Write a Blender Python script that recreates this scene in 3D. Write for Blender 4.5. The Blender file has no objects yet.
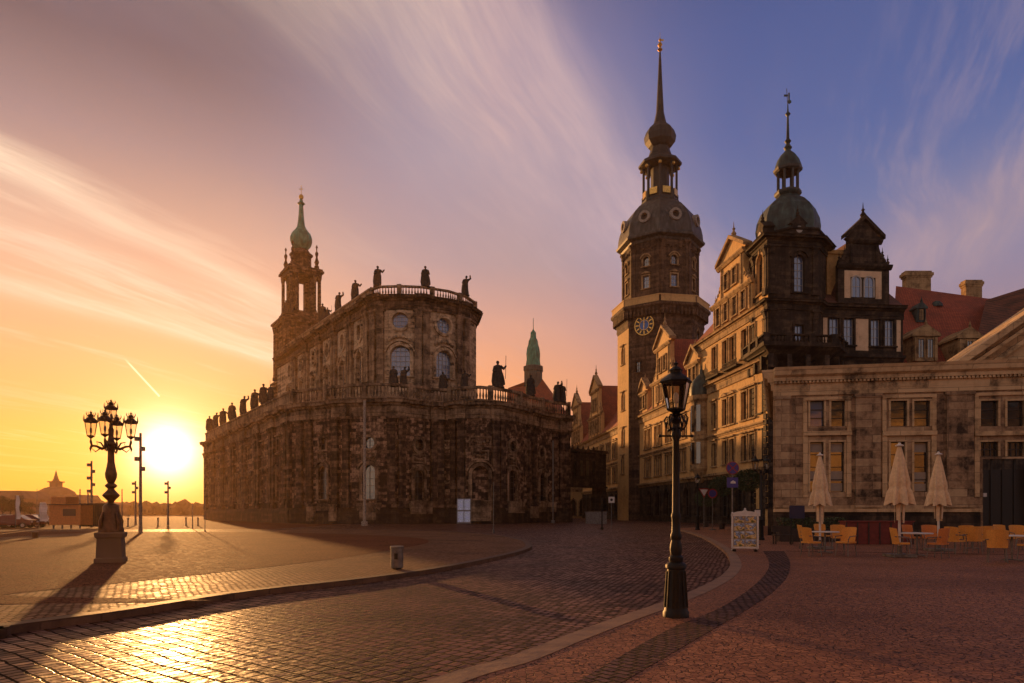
import bpy, bmesh, math, random
from math import sin, cos, pi, sqrt, radians, atan2, hypot
from mathutils import Vector
random.seed(7)
F = 683.0; HZ = 512.0; CH = 1.6          # focal length in pixels, horizon row, eye height
scene = bpy.context.scene
COL = scene.collection

# ------------------------------------------------------------------ camera
cam_d = bpy.data.cameras.new('camera'); cam = bpy.data.objects.new('camera', cam_d); COL.objects.link(cam)
cam.location = (0, 0, CH); cam.rotation_euler = (radians(90), 0, 0)
cam_d.sensor_width = 36; cam_d.lens = 24.01; cam_d.shift_y = 170.5/1024
cam_d.clip_start = .1; cam_d.clip_end = 9000
scene.camera = cam
scene.view_settings.view_transform = 'Standard'; scene.view_settings.look = 'None'
scene.view_settings.exposure = 0.45; scene.view_settings.gamma = 1
scene.render.resolution_x = 1024; scene.render.resolution_y = 683

# ------------------------------------------------------------------ node helpers
class NT:
    def __init__(s, nt): s.nt = nt
    def n(s, t, ins=None, **kw):
        o = s.nt.nodes.new(t)
        for k, v in kw.items(): setattr(o, k, v)
        for k, v in (ins or {}).items():
            sock = o.inputs[k]
            if isinstance(v, bpy.types.NodeSocket): s.nt.links.new(v, sock)
            else: sock.default_value = v
        return o
    def m(s, op, a, b=0.0, c=0.0, clamp=False):
        o = s.n('ShaderNodeMath', {0: a, 1: b, 2: c}, operation=op, use_clamp=clamp); return o.outputs[0]
    def vm(s, op, a, b=(0, 0, 0)):
        o = s.n('ShaderNodeVectorMath', {0: a, 1: b}, operation=op)
        return o.outputs['Value'] if op in ('DOT_PRODUCT', 'LENGTH', 'DISTANCE') else o.outputs[0]
    def ramp(s, f, stops, interp='LINEAR'):
        o = s.n('ShaderNodeValToRGB', {0: f}); cr = o.color_ramp; cr.interpolation = interp
        while len(cr.elements) < len(stops): cr.elements.new(.5)
        for e, (p, c) in zip(cr.elements, stops):
            e.position = p; e.color = (c[0], c[1], c[2], 1) if isinstance(c, (tuple, list)) else (c, c, c, 1)
        return o.outputs[0]
    def mix(s, f, a, b, bt='MIX'):
        o = s.n('ShaderNodeMix', data_type='RGBA', blend_type=bt)
        for i, v in ((0, f), (6, a), (7, b)):
            if isinstance(v, bpy.types.NodeSocket): s.nt.links.new(v, o.inputs[i])
            elif i == 0: o.inputs[0].default_value = v
            else: o.inputs[i].default_value = (v[0], v[1], v[2], 1)
        return o.outputs[2]
    def smooth(s, x, a, b):
        o = s.n('ShaderNodeMapRange', {0: x, 1: a, 2: b, 3: 0.0, 4: 1.0}, interpolation_type='SMOOTHSTEP'); return o.outputs[0]

# ------------------------------------------------------------------ world: evening sky
SUN_PX = (168, 450)
SD = Vector((SUN_PX[0]-512, F, HZ-SUN_PX[1])).normalized()
SUN_EL = math.asin(SD.z); SUN_AZ = atan2(SD.x, SD.y)       # azimuth from +Y towards +X
world = bpy.data.worlds.new('World'); scene.world = world; world.use_nodes = True
wt = world.node_tree; wt.nodes.clear(); W = NT(wt)
g = W.n('ShaderNodeTexCoord').outputs['Generated']
d = W.vm('NORMALIZE', g)
sx = W.n('ShaderNodeSeparateXYZ', {0: d})
X, Y_, Z = sx.outputs[0], sx.outputs[1], sx.outputs[2]
def s2l(c, k=.725):                       # display colour to light at this exposure
    return tuple(((v/255/12.92) if v <= 10 else ((v/255+.055)/1.055)**2.4)*k for v in c)
hor = W.m('SQRT', W.m('ADD', W.m('MULTIPLY', X, X), W.m('MULTIPLY', Y_, Y_)))
A = W.m('DIVIDE', X, W.m('MAXIMUM', hor, .001))
zt = W.m('DIVIDE', Z, .65)
def zramp(st): return W.ramp(zt, [(z/.65, s2l(c)) for z, c in st])
rl = zramp([(0, (250, 150, 36)), (.04, (252, 166, 48)), (.09, (248, 174, 74)), (.14, (240, 178, 108)), (.25, (232, 180, 142)), (.34, (212, 172, 150)), (.43, (166, 141, 139)), (.52, (118, 100, 104)), (.6, (106, 92, 102))])
rm = zramp([(0, (240, 150, 80)), (.10, (240, 158, 96)), (.19, (236, 166, 122)), (.26, (222, 166, 142)), (.34, (184, 158, 158)), (.46, (158, 148, 166)), (.56, (122, 120, 156)), (.64, (96, 96, 130))])
rr_ = zramp([(0, (205, 150, 130)), (.14, (190, 146, 140)), (.24, (160, 138, 152)), (.31, (130, 130, 164)), (.38, (104, 118, 164)), (.46, (88, 105, 158)), (.56, (78, 95, 148)), (.64, (68, 82, 130))])
base = W.mix(W.smooth(A, -.42, -.08), rl, rm)
base = W.mix(W.smooth(A, -.02, .34), base, rr_)
base = W.mix(W.smooth(Z, .64, .88), base, (.15, .098, .085))  # unseen sky overhead, warmed to take the violet off the ground
back = W.m('MULTIPLY', W.smooth(Y_, .25, -.45), W.m('MULTIPLY', W.smooth(Z, .62, .08), W.smooth(Z, -.02, .03)))
base = W.mix(W.smooth(Y_, .3, -.2), base, (.12, .085, .08))
base = W.mix(back, base, (.58, .41, .32))  # warm belt behind the viewer, added to fill the facades facing it
base = W.mix(W.m('MULTIPLY', W.smooth(Y_, .0, -.4), W.m('MULTIPLY', W.smooth(Z, .12, .26), W.smooth(Z, .7, .4))), base, (.27, .24, .275))
# clouds on a high flat layer
den = W.m('ADD', W.m('MAXIMUM', Z, 0.0), .09)
PX_ = W.m('DIVIDE', X, den); PY_ = W.m('DIVIDE', Y_, den)
pv = W.n('ShaderNodeCombineXYZ', {0: PX_, 1: PY_, 2: 0.0}).outputs[0]
warp = W.n('ShaderNodeTexNoise', {'Vector': pv, 'Scale': .7, 'Detail': 3.0})
pvw = W.vm('ADD', pv, W.vm('MULTIPLY', W.vm('SUBTRACT', warp.outputs['Color'], (.5, .5, .5)), (.32, .32, 0)))
def streak(vec, angle, sc_across, sc_along, detail, off):
    mp = W.n('ShaderNodeMapping', {'Vector': vec, 'Rotation': (0, 0, angle), 'Location': (off, off*.7, 0)}, vector_type='POINT')
    m2 = W.vm('MULTIPLY', mp.outputs[0], (sc_across, sc_along, 1))
    return W.n('ShaderNodeTexNoise', {'Vector': m2, 'Scale': 1.0, 'Detail': detail, 'Roughness': .62}).outputs[0]
n1 = streak(pvw, radians(31), 2.6, .42, 7.0, 3.1)
n2 = streak(pvw, radians(22), 7.5, .8, 6.0, 8.7)
n3 = streak(pvw, radians(38), .9, .28, 4.0, 1.3)
def pt(px, py):
    v = Vector((px-512, F, HZ-py)).normalized(); k = max(v.z, 0)+.09; return (v.x/k, v.y/k)
def band(pa, pb, w, soft=1.0):
    a, b = pt(*pa), pt(*pb); dx, dy = b[0]-a[0], b[1]-a[1]; L = hypot(dx, dy); nx, ny = -dy/L, dx/L
    s1 = W.n('ShaderNodeSeparateXYZ', {0: pvw})
    dist = W.m('ADD', W.m('ADD', W.m('MULTIPLY', s1.outputs[0], nx), W.m('MULTIPLY', s1.outputs[1], ny)), -(a[0]*nx+a[1]*ny))
    e = W.m('POWER', 2.718, W.m('MULTIPLY', W.m('POWER', W.m('ABSOLUTE', W.m('DIVIDE', dist, w)), 2.0), -1.0))
    return e
bA = W.m('MULTIPLY', band((400, 0), (640, 235), .20), .85)
bA2 = W.m('MULTIPLY', band((505, 0), (640, 205), .07), .55)
bB = W.m('MULTIPLY', band((0, 160), (262, 300), .075), 1.0)
bB2 = W.m('MULTIPLY', band((0, 286), (205, 340), .09), .95)
bB3 = W.m('MULTIPLY', band((0, 230), (230, 325), .26), .40)
bC = W.m('MULTIPLY', band((1030, 205), (890, 262), .24), .9)
bands = W.m('ADD', W.m('ADD', W.m('MULTIPLY', bA, W.smooth(Z, .14, .32)), W.m('MULTIPLY', bA2, W.smooth(Z, .2, .36))), W.m('ADD', W.m('MULTIPLY', W.m('ADD', W.m('ADD', bB, bB2), bB3), W.smooth(X, -.16, -.34)), W.m('MULTIPLY', bC, W.smooth(X, .34, .48))))
n4 = streak(pvw, radians(26), 24, 3.2, 8.0, 4.2)
fine = W.m('ADD', W.m('ADD', W.m('MULTIPLY', n1, .52), W.m('MULTIPLY', n2, .28)), W.m('MULTIPLY', n4, .20))
wisp = W.smooth(fine, .50, .60)
broad = W.smooth(n3, .42, .70)
cl = W.m('MULTIPLY', bands, W.m('ADD', .30, W.m('MULTIPLY', W.smooth(fine, .34, .64), .80)))
cl = W.m('ADD', cl, W.m('MULTIPLY', W.m('MULTIPLY', wisp, broad), .42), clamp=True)
cl = W.m('ADD', cl, W.m('MULTIPLY', wisp, W.m('MULTIPLY', W.smooth(Z, .33, .08), .22)), clamp=True)
ccol = W.ramp(W.m('MULTIPLY', W.m('ADD', A, .7), .714), [(0, s2l((255, 226, 196))), (.28, s2l((255, 222, 190))), (.48, s2l((212, 180, 176))), (.62, s2l((194, 170, 178))), (.8, s2l((186, 160, 168))), (1, s2l((180, 154, 160)))])
ccol = W.mix(W.smooth(Z, .16, .02), ccol, s2l((255, 196, 104)))
skyc = W.mix(W.m('MULTIPLY', W.m('MULTIPLY', cl, W.smooth(Z, -.01, .05)), .92), base, ccol)
# darker violet veils between the bands
veil = W.m('MULTIPLY', W.smooth(streak(pvw, radians(27), 1.2, .35, 5.0, 14.0), .48, .7), W.smooth(Z, .1, .4))
skyc = W.mix(W.m('MULTIPLY', veil, .22), skyc, (.20, .165, .215))
# short vapour trail
cs = [Vector((px-512, F, HZ-py)).normalized() for px, py in ((123, 357), (160, 397))]
ax = (cs[1]-cs[0]); L = ax.length; ax.normalize(); nn = cs[0].cross(cs[1]).normalized()
along = W.vm('DOT_PRODUCT', W.vm('SUBTRACT', d, tuple(cs[0])), tuple(ax))
perp = W.m('ABSOLUTE', W.vm('DOT_PRODUCT', d, tuple(nn)))
tr = W.m('MULTIPLY', W.m('MULTIPLY', W.smooth(along, 0.0, L*.25), W.smooth(along, L, L*.97)), W.smooth(perp, .0017, .0003))
skyc = W.mix(W.m('MULTIPLY', tr, .7), skyc, (1.3, .85, .55))
# glow of the low sun
cosS = W.m('MINIMUM', W.vm('DOT_PRODUCT', d, tuple(SD)), .999999)
ar = W.m('ARCCOSINE', cosS)
def glow(w, k): return W.m('MULTIPLY', W.m('POWER', 2.718, W.m('MULTIPLY', W.m('POWER', W.m('DIVIDE', ar, w), 1.5), -1.0)), k)
def addc(c, f, colr):
    o = W.n('ShaderNodeVectorMath', {0: colr, 'Scale': f}, operation='SCALE').outputs[0]
    return W.vm('ADD', c, o)
skyc = addc(skyc, glow(.027, 2.8), (1.0, .88, .66))
skyc = addc(skyc, glow(.072, .5), (1.0, .66, .26))
bgc = W.n('ShaderNodeBackground', {'Color': skyc, 'Strength': 1.0})
nish = W.n('ShaderNodeTexSky', sky_type='NISHITA', sun_disc=False)
nish.sun_elevation = SUN_EL; nish.sun_rotation = SUN_AZ; nish.dust_density = 2.5
bgn = W.n('ShaderNodeBackground', {'Color': W.mix(1.0, nish.outputs[0], (.05, .04, .05), 'MULTIPLY'), 'Strength': .05})
addb = W.n('ShaderNodeAddShader', {0: bgc.outputs[0], 1: bgn.outputs[0]})
W.n('ShaderNodeOutputWorld', {0: addb.outputs[0]})

# ------------------------------------------------------------------ sun
sl = bpy.data.lights.new('sun', 'SUN'); sun = bpy.data.objects.new('sun', sl); COL.objects.link(sun)
sl.energy = 5.0; sl.angle = radians(.7); sl.color = (1.0, .47, .15)
sun.rotation_euler = SD.to_track_quat('Z', 'Y').to_euler()

# ------------------------------------------------------------------ materials
def new_mat(name):
    m = bpy.data.materials.new(name); m.use_nodes = True; m.node_tree.nodes.clear()
    return m, NT(m.node_tree)
def finish(M, color, rough=.8, bump=None, strength=.4, dist=.05, metal=0.0, emit=None, estr=0.0, spec=.5, trans=0.0, bump2=None):
    ins = {'Base Color': color if isinstance(color, bpy.types.NodeSocket) else (*color, 1), 'Roughness': rough, 'Metallic': metal,
           'Specular IOR Level': spec, 'Transmission Weight': trans}
    if emit is not None:
        ins['Emission Color'] = emit if isinstance(emit, bpy.types.NodeSocket) else (*emit, 1); ins['Emission Strength'] = estr
    p = M.n('ShaderNodeBsdfPrincipled', ins)
    if bump is not None:
        b = M.n('ShaderNodeBump', {'Height': bump, 'Strength': strength, 'Distance': dist}); M.nt.links.new(b.outputs[0], p.inputs['Normal'])
    M.n('ShaderNodeOutputMaterial', {0: p.outputs[0]})
def wallvec(M):
    g = M.n('ShaderNodeNewGeometry').outputs['Position']; s = M.n('ShaderNodeSeparateXYZ', {0: g})
    u = M.m('ADD', M.m('MULTIPLY', s.outputs[0], .78), M.m('MULTIPLY', s.outputs[1], .72))
    return M.n('ShaderNodeCombineXYZ', {0: u, 1: s.outputs[2], 2: 0.0}).outputs[0], g
def stone(name, light, mid, dark, soot=.5, patch=.22, bw=1.1, bh=.45, bstr=.6, rough=.85, streaks=.5, blk=.17, fw=.55):
    m, M = new_mat(name); uv, g = wallvec(M)
    br = M.n('ShaderNodeTexBrick', {'Vector': uv, 'Color1': (0, 0, 0, 1), 'Color2': (1, 1, 1, 1), 'Mortar': (.5, .5, .5, 1), 'Scale': 1.0,
             'Mortar Size': .018, 'Mortar Smooth': .1, 'Bias': 0.0, 'Brick Width': bw, 'Row Height': bh})
    n = M.n('ShaderNodeTexNoise', {'Vector': g, 'Scale': patch, 'Detail': 6.0, 'Roughness': .65}).outputs[0]
    f = M.n('ShaderNodeTexNoise', {'Vector': g, 'Scale': 2.3, 'Detail': 5.0, 'Roughness': .7}).outputs[0]
    vert = M.n('ShaderNodeTexNoise', {'Vector': M.vm('MULTIPLY', g, (1.6, 1.6, .12)), 'Scale': 1.0, 'Detail': 4.0}).outputs[0]
    v = M.m('ADD', M.m('ADD', M.m('MULTIPLY', n, .62), .14), M.m('MULTIPLY', M.m('SUBTRACT', br.outputs[0], .5), blk))
    v = M.m('ADD', v, M.m('MULTIPLY', M.m('SUBTRACT', f, .5), fw))
    v = M.m('ADD', v, M.m('MULTIPLY', M.m('SUBTRACT', vert, .5), streaks))
    v = M.m('ADD', v, .05+(.5-soot)*.5)
    c = M.ramp(v, [(.33, dark), (.5, mid), (.66, light)])
    joint = M.m('SUBTRACT', 1.0, br.outputs['Fac'])
    c = M.mix(M.m('MULTIPLY', br.outputs['Fac'], .45), c, dark)
    h = M.m('ADD', joint, M.m('MULTIPLY', f, .6))
    finish(m and M, c, rough, h, bstr, .05, spec=.25)
    return m
MT = {}
MT['church'] = stone('sooty_sandstone', (.44, .29, .185), (.15, .088, .056), (.018, .012, .009), soot=.61, patch=.5, bw=.8, blk=.28, fw=.85)
MT['church_dark'] = stone('black_crusted_sandstone', (.23, .145, .09), (.09, .054, .036), (.016, .011, .008), soot=.57, patch=.7, blk=.25, fw=.7)
MT['church_trim'] = stone('weathered_sandstone_trim', (.40, .28, .18), (.20, .135, .085), (.030, .021, .016), soot=.50, patch=.45, bw=2.2, bh=.8)
MT['church_up'] = stone('pale_sandstone', (.62, .46, .30), (.40, .285, .18), (.05, .033, .022), soot=.44, patch=.45, blk=.22, fw=.7)
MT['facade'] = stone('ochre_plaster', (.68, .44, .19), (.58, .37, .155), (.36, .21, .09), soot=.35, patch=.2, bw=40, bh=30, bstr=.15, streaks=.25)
MT['facade_trim'] = stone('facade_sandstone_trim', (.46, .31, .16), (.31, .20, .10), (.08, .05, .03), soot=.45, patch=.7, bw=1.8, bh=.6)
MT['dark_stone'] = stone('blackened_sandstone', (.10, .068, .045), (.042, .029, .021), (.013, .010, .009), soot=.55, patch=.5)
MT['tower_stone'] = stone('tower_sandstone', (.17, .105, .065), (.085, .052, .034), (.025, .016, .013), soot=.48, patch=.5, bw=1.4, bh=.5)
MT['guard'] = stone('guardhouse_sandstone', (.46, .33, .20), (.29, .19, .115), (.045, .030, .021), soot=.42, patch=.30, bw=1.5, bh=.52, streaks=.35, blk=.22)
MT['guard_trim'] = stone('guardhouse_trim', (.60, .43, .25), (.46, .32, .18), (.10, .068, .042), soot=.36, patch=.6, bw=2.4, bh=.7)
MT['beige'] = stone('beige_plaster', (.70, .51, .34), (.62, .44, .29), (.40, .27, .18), soot=.36, patch=.5, bw=30, bh=30, bstr=.1)

def roof_tiles(name, a, b, dk):
    m, M = new_mat(name); uv, g = wallvec(M)
    br = M.n('ShaderNodeTexBrick', {'Vector': uv, 'Color1': (*a, 1), 'Color2': (*b, 1), 'Mortar': (*dk, 1), 'Scale': 1.0, 'Mortar Size': .03, 'Brick Width': .28, 'Row Height': .26})
    n = M.n('ShaderNodeTexNoise', {'Vector': g, 'Scale': .5, 'Detail': 5.0}).outputs[0]
    c = M.mix(M.m('MULTIPLY', M.smooth(n, .4, .75), .6), br.outputs[0], dk)
    finish(M, c, .85, M.m('SUBTRACT', 1.0, br.outputs['Fac']), .6, .04)
    return m
MT['roof'] = roof_tiles('red_roof_tiles', (.46, .105, .05), (.33, .07, .038), (.14, .045, .03))
MT['roof_dark'] = roof_tiles('brown_roof_tiles', (.24, .085, .05), (.16, .06, .04), (.035, .024, .02))
def copper(name, a, b, c3, rough=.6, seams=True):
    m, M = new_mat(name); uv, g = wallvec(M)
    n = M.n('ShaderNodeTexNoise', {'Vector': M.vm('MULTIPLY', g, (1.6, 1.6, .5)), 'Scale': 1.1, 'Detail': 5.0}).outputs[0]
    c = M.ramp(n, [(.35, a), (.52, b), (.68, c3)])
    br = M.n('ShaderNodeTexBrick', {'Vector': uv, 'Scale': 1.0, 'Mortar Size': .02, 'Brick Width': .6, 'Row Height': 1.8}).outputs['Fac']
    finish(M, c, rough, M.m('ADD', br, M.m('MULTIPLY', n, .5)), .35 if seams else .1, .04, metal=.15)
    return m
MT['copper'] = copper('green_copper', (.03, .13, .085), (.05, .25, .165), (.10, .36, .25))
MT['copper_dark'] = copper('dark_copper', (.022, .028, .028), (.04, .058, .055), (.075, .115, .10))
MT['lead'] = copper('dark_lead', (.012, .014, .016), (.022, .026, .028), (.035, .042, .044))
MT['copper_brown'] = copper('brown_copper', (.032, .03, .028), (.06, .056, .052), (.10, .104, .096))
def plain(name, c, rough=.6, metal=0.0, var=.35, bstr=.15, sc=6.0, spec=.5):
    m, M = new_mat(name); g = M.n('ShaderNodeTexCoord').outputs['Object']
    n = M.n('ShaderNodeTexNoise', {'Vector': g, 'Scale': sc, 'Detail': 4.0}).outputs[0]
    col = M.mix(M.smooth(n, .3, .75), tuple(x*(1-var) for x in c), tuple(min(1, x*(1+var)) for x in c))
    finish(M, col, rough, n, bstr, .02, metal=metal, spec=spec)
    return m
MT['iron'] = plain('black_cast_iron', (.008, .0075, .0075), .55, .1, bstr=.3, spec=.35)
MT['bronze'] = plain('brown_iron', (.11, .05, .02), .45, .5)
MT['pole'] = plain('grey_steel', (.16, .15, .145), .5, .5)
MT['gold'] = plain('gilding', (.75, .45, .12), .35, .8)
MT['statue'] = plain('sooty_statue_stone', (.035, .026, .021), .85, 0, .5, .4, 3.0)
MT['statue_w'] = plain('pale_statue_stone', (.20, .14, .095), .85, 0, .5, .4, 3.0)
MT['white'] = plain('white_paint', (.62, .60, .58), .5, 0, .1)
MT['canvas'] = plain('beige_canvas', (.68, .51, .33), .85, 0, .12, .3, 9)
MT['wicker'] = plain('yellow_wicker', (.70, .32, .06), .6, 0, .25, .8, 60)
MT['wicker_o'] = plain('orange_wicker', (.62, .22, .055), .6, 0, .25, .8, 60)
MT['redpaint'] = plain('dark_red_cloth', (.16, .025, .018), .75, 0, .2)
MT['darkwood'] = plain('dark_wood', (.035, .022, .016), .6)
MT['orange'] = plain('orange_panel', (.55, .20, .045), .6, 0, .15)
MT['blue'] = plain('blue_sign', (.035, .035, .22), .4, 0, .05)
MT['red'] = plain('red_sign', (.28, .02, .02), .4, 0, .05)
MT['leaf'] = plain('dark_leaves', (.035, .055, .02), .7, 0, .5, .2, 4)
MT['bark'] = plain('bark', (.06, .042, .03), .9, 0, .4)
MT['rubber'] = plain('tyre_rubber', (.015, .015, .015), .8)
MT['carred'] = plain('dark_red_car_paint', (.12, .015, .012), .25, 0, .05, .02)
MT['carblue'] = plain('blue_car_paint', (.02, .03, .08), .25, 0, .05, .02)
MT['carsilver'] = plain('silver_car_paint', (.35, .34, .33), .3, .5, .05, .02)
MT['black'] = plain('black_paint', (.008, .008, .008), .5, 0, .1)
MT['frame'] = plain('dark_window_frame', (.03, .022, .018), .5)
MT['framew'] = plain('pale_window_frame', (.38, .35, .32), .5, 0, .1)
MT['concrete'] = plain('concrete', (.30, .26, .22), .8)
MT['farstone'] = plain('far_stone', (.16, .11, .07), .9, 0, .3, .1, .3)
MT['farroof'] = plain('far_roof', (.10, .065, .045), .9, 0, .3, .1, .3)
MT['farwood'] = plain('far_foliage', (.045, .045, .022), .95, 0, .6, .3, .15)
MT['basalt'] = plain('blind', (.34, .29, .24), .8, 0, .05)
def glassmat(name, c, rough=.08, wob=.25):          # old panes, strongly mirroring
    m, M = new_mat(name); g = M.n('ShaderNodeNewGeometry').outputs['Position']
    n = M.n('ShaderNodeTexNoise', {'Vector': g, 'Scale': .9, 'Detail': 2.0}).outputs[0]
    p = M.n('ShaderNodeBsdfPrincipled', {'Base Color': (*c, 1), 'Roughness': rough, 'IOR': 2.3, 'Specular IOR Level': .5}); b = M.n('ShaderNodeBump', {'Height': n, 'Strength': wob, 'Distance': .05}); M.nt.links.new(b.outputs[0], p.inputs['Normal']); M.n('ShaderNodeOutputMaterial', {0: p.outputs[0]})
    return m
MT['glass'] = glassmat('dark_glass', (.012, .013, .016))
MT['glass_sky'] = glassmat('sky_tinted_glass', (.09, .13, .24), .05, .1)  # blue of the mirrored sky is put into the pane colour
m, M = new_mat('lantern_glass')
a = M.n('ShaderNodeBsdfGlossy', {'Color': (1, 1, 1, 1), 'Roughness': .05}); b = M.n('ShaderNodeBsdfTransparent', {'Color': (.86, .82, .76, 1)})
fr = M.n('ShaderNodeFresnel', {'IOR': 1.45}); mx = M.n('ShaderNodeMixShader', {0: fr.outputs[0], 1: b.outputs[0], 2: a.outputs[0]}); M.n('ShaderNodeOutputMaterial', {0: mx.outputs[0]})
MT['lglass'] = m
m, M = new_mat('lit_display')
uvm = M.n('ShaderNodeTexCoord').outputs['Generated']
nz = M.n('ShaderNodeTexNoise', {'Vector': uvm, 'Scale': 3.5, 'Detail': 2.0}).outputs[0]
cc = M.ramp(nz, [(.42, (.35, .42, .65)), (.5, (.55, .6, .8)), (.58, (.05, .12, .15)), (.62, (.6, .68, .9))])
finish(M, cc, .3, emit=cc, estr=.07); MT['display'] = m
m, M = new_mat('clock_face')
finish(M, (.06, .18, .55), .5); MT['clockblue'] = m
MT['clockdark'] = plain('dark_clock_ring', (.02, .025, .04), .5)

def setts(name, ang, bw, bh, c1, c2, mortar, rough0, bstr, dist, mort=.022, irregular=.03, spec=.5):
    m, M = new_mat(name); g = M.n('ShaderNodeNewGeometry').outputs['Position']
    wn = M.n('ShaderNodeTexNoise', {'Vector': g, 'Scale': .45, 'Detail': 3.0}).outputs['Color']
    wn2 = M.n('ShaderNodeTexNoise', {'Vector': g, 'Scale': 5.0, 'Detail': 1.0}).outputs['Color']
    p = M.vm('ADD', g, M.vm('MULTIPLY', M.vm('SUBTRACT', wn, (.5, .5, .5)), (.22, .22, 0)))
    p = M.vm('ADD', p, M.vm('MULTIPLY', M.vm('SUBTRACT', wn2, (.5, .5, .5)), (irregular, irregular, 0)))
    mp = M.n('ShaderNodeMapping', {'Vector': p, 'Rotation': (0, 0, ang)}).outputs[0]
    br = M.n('ShaderNodeTexBrick', {'Vector': mp, 'Color1': (0, 0, 0, 1), 'Color2': (1, 1, 1, 1), 'Mortar': (0, 0, 0, 1), 'Scale': 1.0, 'Mortar Size': mort,
             'Mortar Smooth': .6, 'Brick Width': bw, 'Row Height': bh}, offset=.5)
    n = M.n('ShaderNodeTexNoise', {'Vector': g, 'Scale': .35, 'Detail': 5.0}).outputs[0]
    f = M.n('ShaderNodeTexNoise', {'Vector': g, 'Scale': 22.0, 'Detail': 4.0}).outputs[0]
    c = M.mix(br.outputs[0], c1, c2)
    c = M.mix(M.m('MULTIPLY', M.smooth(n, .42, .66), .6), c, tuple(x*.45 for x in c1))
    c = M.mix(M.m('MULTIPLY', br.outputs['Fac'], .9), c, mortar)
    r = M.m('ADD', M.m('ADD', rough0, M.m('MULTIPLY', f, .22)), M.m('MULTIPLY', br.outputs['Fac'], .4))
    r = M.m('ADD', r, M.m('MULTIPLY', M.m('SUBTRACT', br.outputs[0], .5), -.22))
    cob = M.n('ShaderNodeTexNoise', {'Vector': g, 'Scale': 7.0, 'Detail': 2.0}).outputs[0]
    h = M.m('ADD', M.m('SUBTRACT', 1.0, br.outputs['Fac']), M.m('ADD', M.m('ADD', M.m('MULTIPLY', f, .25), M.m('MULTIPLY', cob, 1.3)), M.m('MULTIPLY', br.outputs[0], .5)))
    finish(M, c, r, h, bstr, dist, spec=spec)
    return m
MT['setts'] = setts('red_grey_setts', radians(38), .15, .215, (.055, .026, .020), (.27, .125, .09), (.006, .004, .003), .34, .9, .016, mort=.022, irregular=.05, spec=.07)
MT['setts_light'] = setts('pale_setts', radians(-60), .16, .13, (.15, .072, .038), (.27, .135, .075), (.03, .017, .012), .55, .7, .012, spec=.08)
MT['setts_band'] = setts('dark_setts', radians(50), .17, .12, (.08, .034, .024), (.15, .065, .045), (.008, .005, .004), .45, .8, .015, spec=.15)
def mosaic(name, sc, c1, c2, mortar, rough0=.45, bstr=.7, spec=.3):
    m, M = new_mat(name); g = M.n('ShaderNodeNewGeometry').outputs['Position']
    v = M.n('ShaderNodeTexVoronoi', {'Vector': g, 'Scale': sc, 'Randomness': .8}, feature='F1')
    e = M.n('ShaderNodeTexVoronoi', {'Vector': g, 'Scale': sc, 'Randomness': .8}, feature='DISTANCE_TO_EDGE')
    cell = M.n('ShaderNodeSeparateXYZ', {0: v.outputs['Color']}).outputs[0]
    edge = M.smooth(e.outputs[0], .01, .085)
    n = M.n('ShaderNodeTexNoise', {'Vector': g, 'Scale': .3, 'Detail': 6.0}).outputs[0]
    c = M.mix(cell, c1, c2); c = M.mix(M.m('MULTIPLY', M.smooth(n, .38, .7), .45), c, tuple(x*.55 for x in c1)); c = M.mix(edge, mortar, c)
    finish(M, c, M.m('ADD', rough0, M.m('MULTIPLY', cell, .2)), M.m('ADD', edge, M.m('MULTIPLY', cell, .4)), bstr, .012, spec=spec)
    return m
MT['mosaic'] = mosaic('small_stone_mosaic', 13.0, (.23, .10, .06), (.42, .195, .118), (.05, .022, .013), bstr=.45, spec=.06)
MT['plaza'] = mosaic('reddish_plaza_paving', 9.0, (.12, .048, .028), (.21, .085, .052), (.03, .012, .008), .8, .5, spec=.02)
MT['kerb_dark'] = stone('dark_kerb', (.15, .085, .052), (.10, .056, .036), (.035, .02, .014), soot=.45, patch=1.5, bw=.9, bh=9, bstr=.6, rough=.7, streaks=0)
MT['kerb'] = stone('granite_kerb', (.42, .25, .15), (.29, .17, .105), (.10, .055, .035), soot=.42, patch=1.5, bw=.9, bh=9, bstr=.6, rough=.6, streaks=0)

# ------------------------------------------------------------------ object helpers
def tag(o, label=None, cat=None, group=None, kind=None):
    if label: o['label'] = label
    if cat: o['category'] = cat
    if group: o['group'] = group
    if kind: o['kind'] = kind
    return o
def empty(name, loc, label=None, cat=None, group=None, rz=0.0):
    o = bpy.data.objects.new(name, None); COL.objects.link(o); o.location = loc; o.rotation_euler = (0, 0, rz); o.empty_display_size = .3
    return tag(o, label, cat, group)
def kids(o): return [c for c in bpy.data.objects if c.parent == o]
def copy_tree(o, parent=None):
    c = o.copy(); COL.objects.link(c); c.parent = parent
    for ch in kids(o): copy_tree(ch, c)
    return c
def rootloc(p):
    while p.parent is not None: p = p.parent
    return p.location.copy()

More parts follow.
